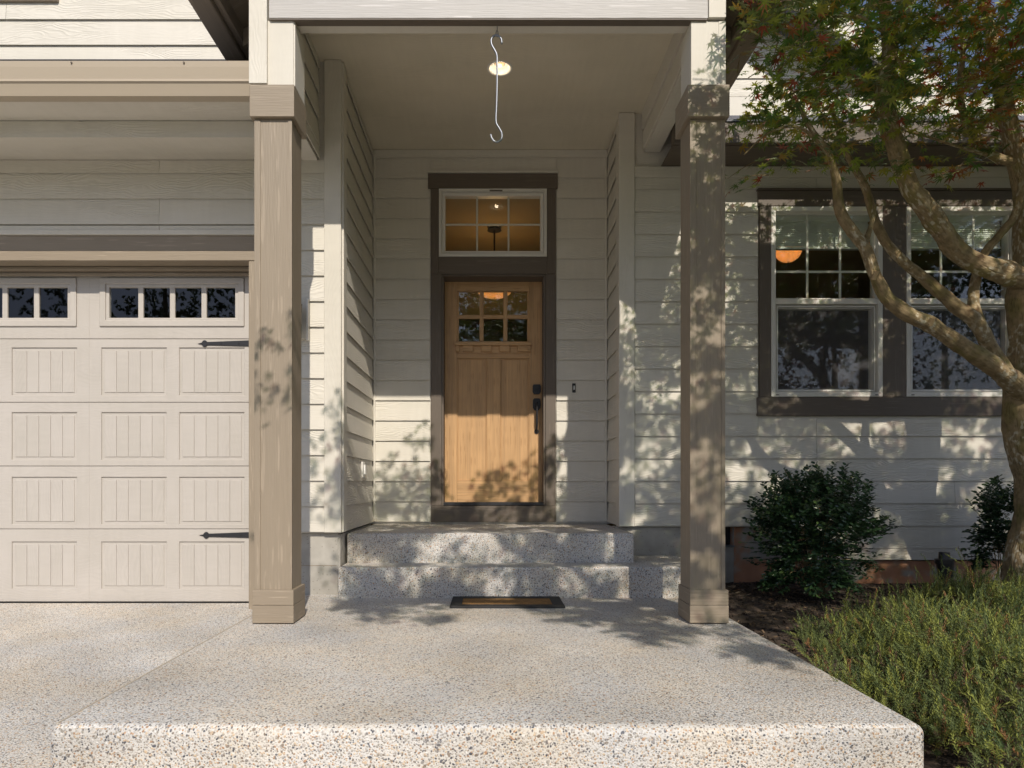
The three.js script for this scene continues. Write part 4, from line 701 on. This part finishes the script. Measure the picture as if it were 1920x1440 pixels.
// extra sprays that hang in front of the upper windows and eave
for (let i = 0; i < 230; i++) {
  const d = rr(3.8, 4.6), x = rr(1385, 1960), y = rr(-40, 335), c = at(x, y, d);
  if (y > 235 && rnd() < 0.55 || x < 1450 && y < 60) continue;
  twigsNear.push(spray(c, leavesNear, x > 1740 ? 0.5 : 0.12, 10, 0.062));
}
{
  const base = [3.66, -0.05, -4.55], T = thing('maple_tree', 'japanese maple with crooked mossy limbs beside the front windows', 'tree', base);
  const P = (px, py, d) => at(px, py, d);
  put('trunk', tube([P(1932, 1150, 4.55), P(1931, 1090, 4.55), P(1940, 970, 4.55), P(1941, 893, 4.55), P(1930, 820, 4.53), P(1928, 740, 4.52), P(1936, 640, 4.52), P(1934, 520, 4.52), P(1928, 430, 4.5), P(1922, 360, 4.5), P(1905, 290, 4.45), P(1884, 200, 4.4), P(1870, 120, 4.35), P(1852, 40, 4.3), P(1835, -60, 4.3)],
    [0.19, 0.155, 0.12, 0.118, 0.146, 0.142, 0.128, 0.145, 0.10, 0.075, 0.06, 0.05, 0.04, 0.032, 0.025], 16, 0.14), M.bark, T);
  const limbs = [
    [[[1935, 530, 4.5], [1885, 512, 4.42], [1840, 497, 4.36], [1795, 472, 4.3], [1765, 432, 4.25], [1742, 398, 4.22], [1712, 362, 4.2], [1688, 300, 4.18], [1668, 230, 4.15], [1656, 180, 4.12], [1668, 100, 4.1], [1662, 30, 4.05], [1645, -60, 4.0]], [0.082, 0.075, 0.068, 0.064, 0.060, 0.056, 0.054, 0.050, 0.046, 0.044, 0.042, 0.034, 0.028]],
    [[[1668, 100, 4.1], [1684, 50, 4.1], [1706, 0, 4.12], [1730, -60, 4.15]], [0.036, 0.032, 0.028, 0.022]],
    [[[1940, 760, 4.5], [1895, 712, 4.4], [1840, 672, 4.32], [1790, 640, 4.26], [1740, 606, 4.22], [1700, 588, 4.2], [1662, 556, 4.18], [1642, 520, 4.16], [1622, 466, 4.15], [1600, 438, 4.15], [1576, 398, 4.12], [1567, 335, 4.1], [1552, 285, 4.08], [1520, 240, 4.05], [1492, 190, 4.0]], [0.082, 0.07, 0.062, 0.056, 0.05, 0.046, 0.044, 0.04, 0.036, 0.034, 0.032, 0.026, 0.02, 0.015, 0.01]],
    [[[1885, 705, 4.38], [1850, 640, 4.4], [1828, 600, 4.4], [1790, 572, 4.42], [1742, 530, 4.42], [1692, 488, 4.42], [1655, 445, 4.42], [1636, 400, 4.42], [1622, 350, 4.4], [1600, 312, 4.38], [1578, 268, 4.35], [1560, 200, 4.3]], [0.056, 0.05, 0.046, 0.042, 0.036, 0.032, 0.03, 0.027, 0.024, 0.02, 0.015, 0.01]],
    [[[1842, 620, 4.41], [1826, 575, 4.44], [1828, 535, 4.46], [1842, 480, 4.48], [1875, 440, 4.48], [1902, 405, 4.48], [1915, 350, 4.46], [1905, 290, 4.45]], [0.036, 0.032, 0.03, 0.027, 0.025, 0.023, 0.021, 0.02]],
    [[[1915, 305, 4.46], [1870, 296, 4.42], [1838, 272, 4.4], [1812, 230, 4.38], [1800, 170, 4.35], [1806, 90, 4.3], [1800, 20, 4.28]], [0.034, 0.028, 0.024, 0.02, 0.018, 0.014, 0.01]],
    [[[1620, 462, 4.16], [1634, 420, 4.2], [1640, 385, 4.22]], [0.02, 0.015, 0.012]],
    [[[1600, 312, 4.38], [1570, 262, 4.3], [1530, 262, 4.2], [1470, 290, 4.1]], [0.014, 0.012, 0.008, 0.004]],
    [[[1552, 285, 4.08], [1500, 240, 4.05], [1440, 250, 3.95], [1395, 290, 3.9]], [0.012, 0.009, 0.006, 0.003]],
    [[[1660, 60, 4.07], [1600, 30, 4.05], [1540, 40, 4.0], [1480, 90, 3.95]], [0.014, 0.011, 0.008, 0.004]],
    [[[1720, 250, 4.3], [1780, 270, 4.28], [1850, 290, 4.35]], [0.006, 0.008, 0.01]],
    [[[1662, 205, 4.14], [1690, 240, 4.25], [1760, 262, 4.3]], [0.010, 0.008, 0.006]],
  ];
  for (const [pts, rad] of limbs) put('branch', tube(pts.map((q) => P(...q)), rad, 14, 0.22), M.bark, T);
  for (const [px, py, d, r] of [[1641, 520, 4.12, 0.012], [1746, 606, 4.18, 0.016]]) put('pruned_stub', new THREE.CylinderGeometry(r, r * 1.2, 0.05, 10).rotateX(0.7).translate(...P(px, py - 4, d).toArray()), std({ color: lin(0.5, 0.36, 0.2), roughness: 0.8 }), T);
  const tw = twigsNear.filter((_, i) => i % 2 === 0).map(([a, b]) => tube([a, a.clone().lerp(b, 0.5).add(new THREE.Vector3(0, 0.012, 0)), b], [0.004, 0.0015], 4));
  const twm = put('twigs', mergeGeometries(tw), M.bark, T); twm.userData.kind = 'stuff';
  scatter('crown', LEAF, M.leaf, leavesNear, T);
}
{
  const base = [4.3, -0.25, 0.9], T = thing('street_maple', 'second maple nearer the street, its low boughs shading the steps', 'tree', base);
  const V = (x, y, z) => new THREE.Vector3(x, y, z);
  put('trunk', tube([V(4.3, -0.3, 0.9), V(4.25, 0.6, 0.9), V(4.1, 1.6, 0.85), V(3.9, 2.3, 0.7)], [0.2, 0.15, 0.13, 0.11], 14, 0.1), M.bark, T);
  for (const pts of [[V(3.9, 2.3, 0.7), V(3.0, 2.9, 0.2), V(1.9, 3.25, -0.4), V(0.9, 3.35, -1.2), V(0.2, 3.3, -1.9)], [V(1.9, 3.25, -0.4), V(1.1, 3.3, -0.4), V(0.3, 3.2, -0.6), V(-0.4, 3.1, -1.2)], [V(3.9, 2.3, 0.7), V(3.4, 3.0, -0.4), V(2.8, 3.4, -1.2), V(1.9, 3.5, -2.0)], [V(3.9, 2.3, 0.7), V(4.4, 3.0, -0.3), V(4.6, 3.4, -1.4)], [V(3.9, 2.3, 0.7), V(4.6, 3.2, 1.2), V(5.2, 3.8, 1.6)]])
    put('branch', tube(pts, [0.075, 0.05, 0.035, 0.02, 0.01].slice(0, pts.length), 9, 0.1), M.bark, T);
  scatter('crown', LEAF, M.leaf, leavesFar, T);
}
// evergreen shrubs with small glossy leaves
const OVAL = (() => { const g = new THREE.BufferGeometry(); const p = [0, 0, 0, 0.3, 0.08, 0.26, 0.3, 0, 0, 0.3, 0, 0, 0.3, 0.08, 0.26, 0.75, 0.07, 0.22, 0.3, 0, 0, 0.75, 0.07, 0.22, 0.75, 0, 0, 0.75, 0, 0, 0.75, 0.07, 0.22, 1.05, -0.05, 0, 0, 0, 0, 0.3, 0, 0, 0.3, 0.08, -0.26, 0.3, 0, 0, 0.75, 0.07, -0.22, 0.3, 0.08, -0.26, 0.3, 0, 0, 0.75, 0, 0, 0.75, 0.07, -0.22, 0.75, 0, 0, 1.05, -0.05, 0, 0.75, 0.07, -0.22]; g.setAttribute('position', new THREE.Float32BufferAttribute(p, 3)); g.computeVertexNormals(); return g; })();
M.shrubLeaf = new THREE.MeshPhysicalMaterial({ color: 0xffffff, roughness: 0.32, transmission: 0.12, thickness: 0, side: THREE.DoubleSide });
function shrub(label, c, rx, ry, rz, shoots, perShoot) {
  const S = thing('shrub', label, 'shrub', [c.x, c.y, c.z], 'evergreen shrubs under the windows'), list = [], stems = [];
  const clumps = []; for (let i = 0; i < shoots / 14; i++) { const a = rr(0, 6.283), up = Math.acos(rr(-1, 1)), k = rr(0.5, 1.0); clumps.push([a, up, k]); }
  for (let i = 0; i < shoots; i++) {
    const [a0, up0, k0] = clumps[i % clumps.length], a = a0 + rr(-0.3, 0.3), up = clamp(up0 + rr(-0.28, 0.28), 0, 3.1), k = k0 * rr(0.8, 1.12), d = new THREE.Vector3(Math.sin(up) * Math.cos(a), Math.cos(up), Math.sin(up) * Math.sin(a));
    if (d.y < 0) { const h = Math.hypot(d.x, d.z) || 1, w = (0.97 + 0.25 * d.y) / h; d.x *= w; d.z *= w; }
    const tip = new THREE.Vector3(c.x + d.x * rx * k, Math.max(c.y + 0.03, c.y + ry * 0.95 + d.y * ry * k), c.z + d.z * rz * k);
    const out = d.clone().add(new THREE.Vector3(rr(-0.5, 0.5), rr(0.1, 0.8), rr(-0.5, 0.5))).normalize(), L = rr(0.07, 0.16), root = tip.clone().addScaledVector(out, -L);
    if (i % 26 === 0) stems.push(tube([new THREE.Vector3(c.x + d.x * 0.06, c.y, c.z + d.z * 0.06), root.clone().lerp(new THREE.Vector3(c.x, c.y + ry * 0.5, c.z), 0.4), root, tip], [0.006, 0.004, 0.003, 0.0015], 4));
    const young = rnd() < 0.2;
    for (let j = 0; j < perShoot; j++) {
      const t = (j + 0.5) / perShoot, an = j * 2.4 + a, p = root.clone().lerp(tip, t), q = new THREE.Quaternion().setFromUnitVectors(new THREE.Vector3(1, 0, 0), new THREE.Vector3(Math.cos(an), 0, Math.sin(an)).multiplyScalar(0.9).addScaledVector(out, 0.55).normalize());
      q.multiply(new THREE.Quaternion().setFromAxisAngle(new THREE.Vector3(1, 0, 0), rr(-0.6, 0.6)));
      const g = rr(0.8, 1.2); list.push({ p, q, s: rr(0.026, 0.040), c: young && t > 0.6 ? [0.09 * g, 0.15 * g, 0.045 * g] : [0.03 * g, 0.068 * g, 0.026 * g] });
    }
  }
  put('stems', mergeGeometries(stems), M.bark, S).userData.kind = 'stuff';
  scatter('foliage', OVAL, M.shrubLeaf, list, S);
}
shrub('round glossy evergreen shrub below the window next to the porch post', new THREE.Vector3(2.33, 0.0, -4.80), 0.54, 0.50, 0.44, 1300, 11);
shrub('narrow upright evergreen shrub against the wall behind the maple trunk', new THREE.Vector3(3.80, 0.1, -4.95), 0.33, 0.44, 0.28, 420, 11);
// heather carpet
{
  const leaf = [], col = [], add = (a, b, w, c0, c1) => { const d = b.clone().sub(a), s = new THREE.Vector3(-d.z, 0, d.x); if (s.lengthSq() < 1e-9) s.set(1, 0, 0); s.normalize().multiplyScalar(w); const m = a.clone().lerp(b, 0.5); leaf.push(a.x, a.y, a.z, m.x + s.x, m.y + s.y, m.z + s.z, b.x, b.y, b.z, a.x, a.y, a.z, b.x, b.y, b.z, m.x - s.x, m.y - s.y, m.z - s.z); for (let i = 0; i < 6; i++) { const c = i === 2 || i === 4 ? c1 : c0; col.push(...c); } };
  const n = 30; for (let i = 0; i < n; i++) { const t = i / n, y = 0.25 + 0.75 * t, a = i * 2.4, o = new THREE.Vector3(0.04 * Math.sin(t * 3), y, 0.03 * t), r = lerp(0.15, 0.06, t); const c = [1, 1, 0.9]; add(o, o.clone().add(new THREE.Vector3(Math.cos(a) * r, 0.10, Math.sin(a) * r)), 0.018, c, c); }
  for (let k = 0; k < 3; k++) { const a = k * 2.1; add(new THREE.Vector3(0, -0.4, 0), new THREE.Vector3(0.04 * Math.sin(3), 1, 0.03), 0.008, [0.9, 0.6, 0.4], [0.9, 0.7, 0.4]); }
  const g = new THREE.BufferGeometry(); g.setAttribute('position', new THREE.Float32BufferAttribute(leaf, 3)); g.setAttribute('color', new THREE.Float32BufferAttribute(col, 3)); g.computeVertexNormals();
  M.heather = new THREE.MeshPhysicalMaterial({ color: 0xffffff, vertexColors: true, roughness: 0.7, transmission: 0.25, thickness: 0, side: THREE.DoubleSide });
  const edge = (d) => pw([[1.0, 1.5], [2.2, 1.5], [3.0, 1.52], [3.5, 1.62], [3.9, 1.85], [4.2, 2.2], [4.4, 2.6]], d);
  const list = []; let guard = 0;
  while (list.length < 24000 && guard++ < 200000) {
    const z = -rr(0.9, 4.38), x = rr(1.46, 4.4), e = edge(-z), into = x - e; if (into < -0.02) continue;
    const back = 4.38 + z, lump = fbm(x * 1.7 + 20, z * 1.7 + 20, 999, 999, 3, 17), clump = fbm(x * 7 + 20, z * 7 + 20, 999, 999, 2, 18);
    const gap = fbm(x * 2.6 + 70, z * 2.6 + 70, 999, 999, 2, 19); if (gap < 0.38 && rnd() < 0.75) continue;
    const h = -0.13 + 0.23 * smooth(0, 0.55, into) * smooth(-0.05, 0.3, back) + 0.34 * (lump - 0.5) + 0.14 * (clump - 0.5);
    const y = Math.max(h - 0.02, bedY(x, z)) + rr(-0.07, 0.02), lx = rr(-0.75, 0.75) - 0.5 * (1 - smooth(0, 0.4, into)) * 0, tilt = rr(0, 1.35);
    const tone = 0.75 + 0.5 * clump, r = rnd(), c = r < 0.05 ? [0.32, 0.15, 0.06] : r < 0.09 ? [0.16, 0.10, 0.06] : r < 0.2 ? [0.06 * tone, 0.10 * tone, 0.03 * tone] : r < 0.55 ? [0.27 * tone, 0.30 * tone, 0.06 * tone] : [0.13 * tone, 0.17 * tone, 0.05 * tone];
    list.push({ p: new THREE.Vector3(x, y, z), e: [tilt * Math.cos(lx * 9), rr(0, 6.28), tilt * Math.sin(lx * 9)], s: [rr(0.08, 0.12), rnd() < 0.08 ? rr(0.16, 0.24) : rr(0.05, 0.14), rr(0.08, 0.12)], c });
  }
  const m = scatter('heather', g, M.heather, list, scene); tag(m, 'low green heather carpet with rusty tips beside the concrete slab', 'ground cover');
}
// bark mulch, dry leaves and twigs on the bed
{
  const chip = new THREE.BoxGeometry(1, 0.22, 0.4), list = [];
  for (let i = 0; i < 5200; i++) { const z = -rr(2.2, 5.38), x = rr(1.44, 4.6); const k = rr(0.6, 1.5), c = rnd() < 0.16 ? [0.15 * k, 0.10 * k, 0.06 * k] : [0.042 * k, 0.029 * k, 0.02 * k]; list.push({ p: new THREE.Vector3(x, bedY(x, z) + rr(0, 0.012), z), e: [rr(-0.5, 0.5), rr(0, 6.28), rr(-0.5, 0.5)], s: [rr(0.012, 0.045), rr(0.015, 0.04), rr(0.012, 0.03)], c }); }
  tag(scatter('mulch', chip, std({ color: 0xffffff, roughness: 1 }), list, scene), 'dark bark mulch covering the planting bed', 'mulch');
  const dry = []; for (let i = 0; i < 70; i++) { const z = -rr(3.3, 5.2), x = rr(1.45, 2.6); dry.push({ p: new THREE.Vector3(x, bedY(x, z) + 0.025, z), e: [rr(-0.5, 0.5), rr(0, 6.28), rr(-0.4, 0.4)], s: rr(0.025, 0.045), c: rnd() < 0.5 ? [0.36, 0.26, 0.16] : [0.24, 0.12, 0.06] }); }
  tag(scatter('leaf_litter', LEAF, M.leaf, dry, scene), 'scattered dry maple leaves lying on the mulch', 'dry leaves');
}
// ---------------------------------------------------------------- across the street: what the panes mirror
const LEAFCARD = (() => { const g = new THREE.BufferGeometry(); const p = []; for (let i = 0; i < 7; i++) { const a = i * 2.4, r = 0.55, o = [Math.cos(a) * r * 0.6, (i % 3 - 1) * 0.3, Math.sin(a) * r * 0.6], u = [Math.cos(a * 3) * 0.5, 0.12, Math.sin(a * 3) * 0.5], w = [-Math.sin(a * 3) * 0.22, 0.18, Math.cos(a * 3) * 0.22]; p.push(o[0] - u[0], o[1] - u[1], o[2] - u[2], o[0] + w[0], o[1] + w[1], o[2] + w[2], o[0] + u[0], o[1] + u[1], o[2] + u[2], o[0] - u[0], o[1] - u[1], o[2] - u[2], o[0] + u[0], o[1] + u[1], o[2] + u[2], o[0] - w[0], o[1] - w[1], o[2] - w[2]); } g.setAttribute('position', new THREE.Float32BufferAttribute(p, 3)); g.computeVertexNormals(); return g; })();
function streetTree(label, x, z, h, r, n, pal) {
  const T = thing('street_tree', label, 'tree', [x, -0.74, z], 'trees across the street'), list = [];
  put('trunk', tube([new THREE.Vector3(x, -0.8, z), new THREE.Vector3(x + 0.1, h * 0.3, z), new THREE.Vector3(x, h * 0.7, z)], [0.22, 0.16, 0.06], 8), M.bark, T);
  const lobes = []; for (let i = 0; i < 16; i++) lobes.push([x + rr(-r, r) * 0.62, h * rr(0.3, 0.88), z + rr(-r, r) * 0.62, r * rr(0.3, 0.5)]);
  for (let i = 0; i < n; i++) { const l = lobes[Math.floor(rnd() * 16)], d = new THREE.Vector3(rr(-1, 1), rr(-1, 1), rr(-1, 1)).normalize().multiplyScalar(l[3] * Math.cbrt(rnd())); const k = rr(0.7, 1.3), c = pal[Math.floor(rnd() * pal.length)]; list.push({ p: new THREE.Vector3(l[0], l[1], l[2]).add(d), e: [rr(0, 6), rr(0, 6), rr(0, 6)], s: rr(0.1, 0.2), c: c.map((q) => q * k) }); }
  scatter('crown', LEAFCARD, M.leaf, list, T);
}
const GREEN = [[0.05, 0.09, 0.025], [0.07, 0.11, 0.03], [0.04, 0.07, 0.02]], RED = [[0.22, 0.06, 0.02], [0.16, 0.04, 0.02], [0.26, 0.13, 0.03], [0.07, 0.09, 0.03]];
streetTree('broad green street tree across the road from the garage', -14, 19, 15, 5.2, 2300, GREEN);
streetTree('tall dark green tree across the road from the driveway', -6, 21, 14, 4.6, 2300, GREEN);
streetTree('red-leaved maple across the road from the porch', 1.6, 19, 12, 4.0, 2300, RED);
streetTree('bushy green tree across the road from the windows', 9.5, 21, 14, 4.6, 2300, GREEN);
streetTree('rust-leaved tree across the road past the windows', 15, 18.5, 12, 4.2, 2300, RED);
streetTree('dense green tree at the far end of the road', 21.5, 21, 15, 5.0, 2300, GREEN);
{
  const h = thing('neighbour_house', 'pale two-storey neighbour house across the street', 'house', [3, -0.74, 30]);
  const w = put('wall', boxGeo(-6, 9, -0.74, 5, 27, 36, 0.02), M.siding, h);
  put('roof', metresUV(prism([[26.4, 4.9], [36.6, 4.9], [31.5, 8.2]], 16, 'zy').translate(-6.5, 0, 0)), M.shingle, h);
  box('front_door', 0.5, 1.5, -0.6, 1.6, 26.93, 26.998, M.trim, h, 0.01);
  for (const [x, y] of [[-4.2, 0.6], [4.2, 0.6], [-4.2, 3.2], [0.4, 3.2], [5, 3.2]]) { const f = box('window', x, x + 1.5, y, y + 1.2, 26.92, 26.998, M.vinyl, h, 0.01); put('pane', new THREE.PlaneGeometry(1.3, 1.0).rotateY(Math.PI).translate(x + 0.75, y + 0.6, 26.915), M.black, f); }
}
scene.traverse((o) => { if (o.isMesh) { o.castShadow = true; o.receiveShadow = true; } });
renderer.render(scene, camera);
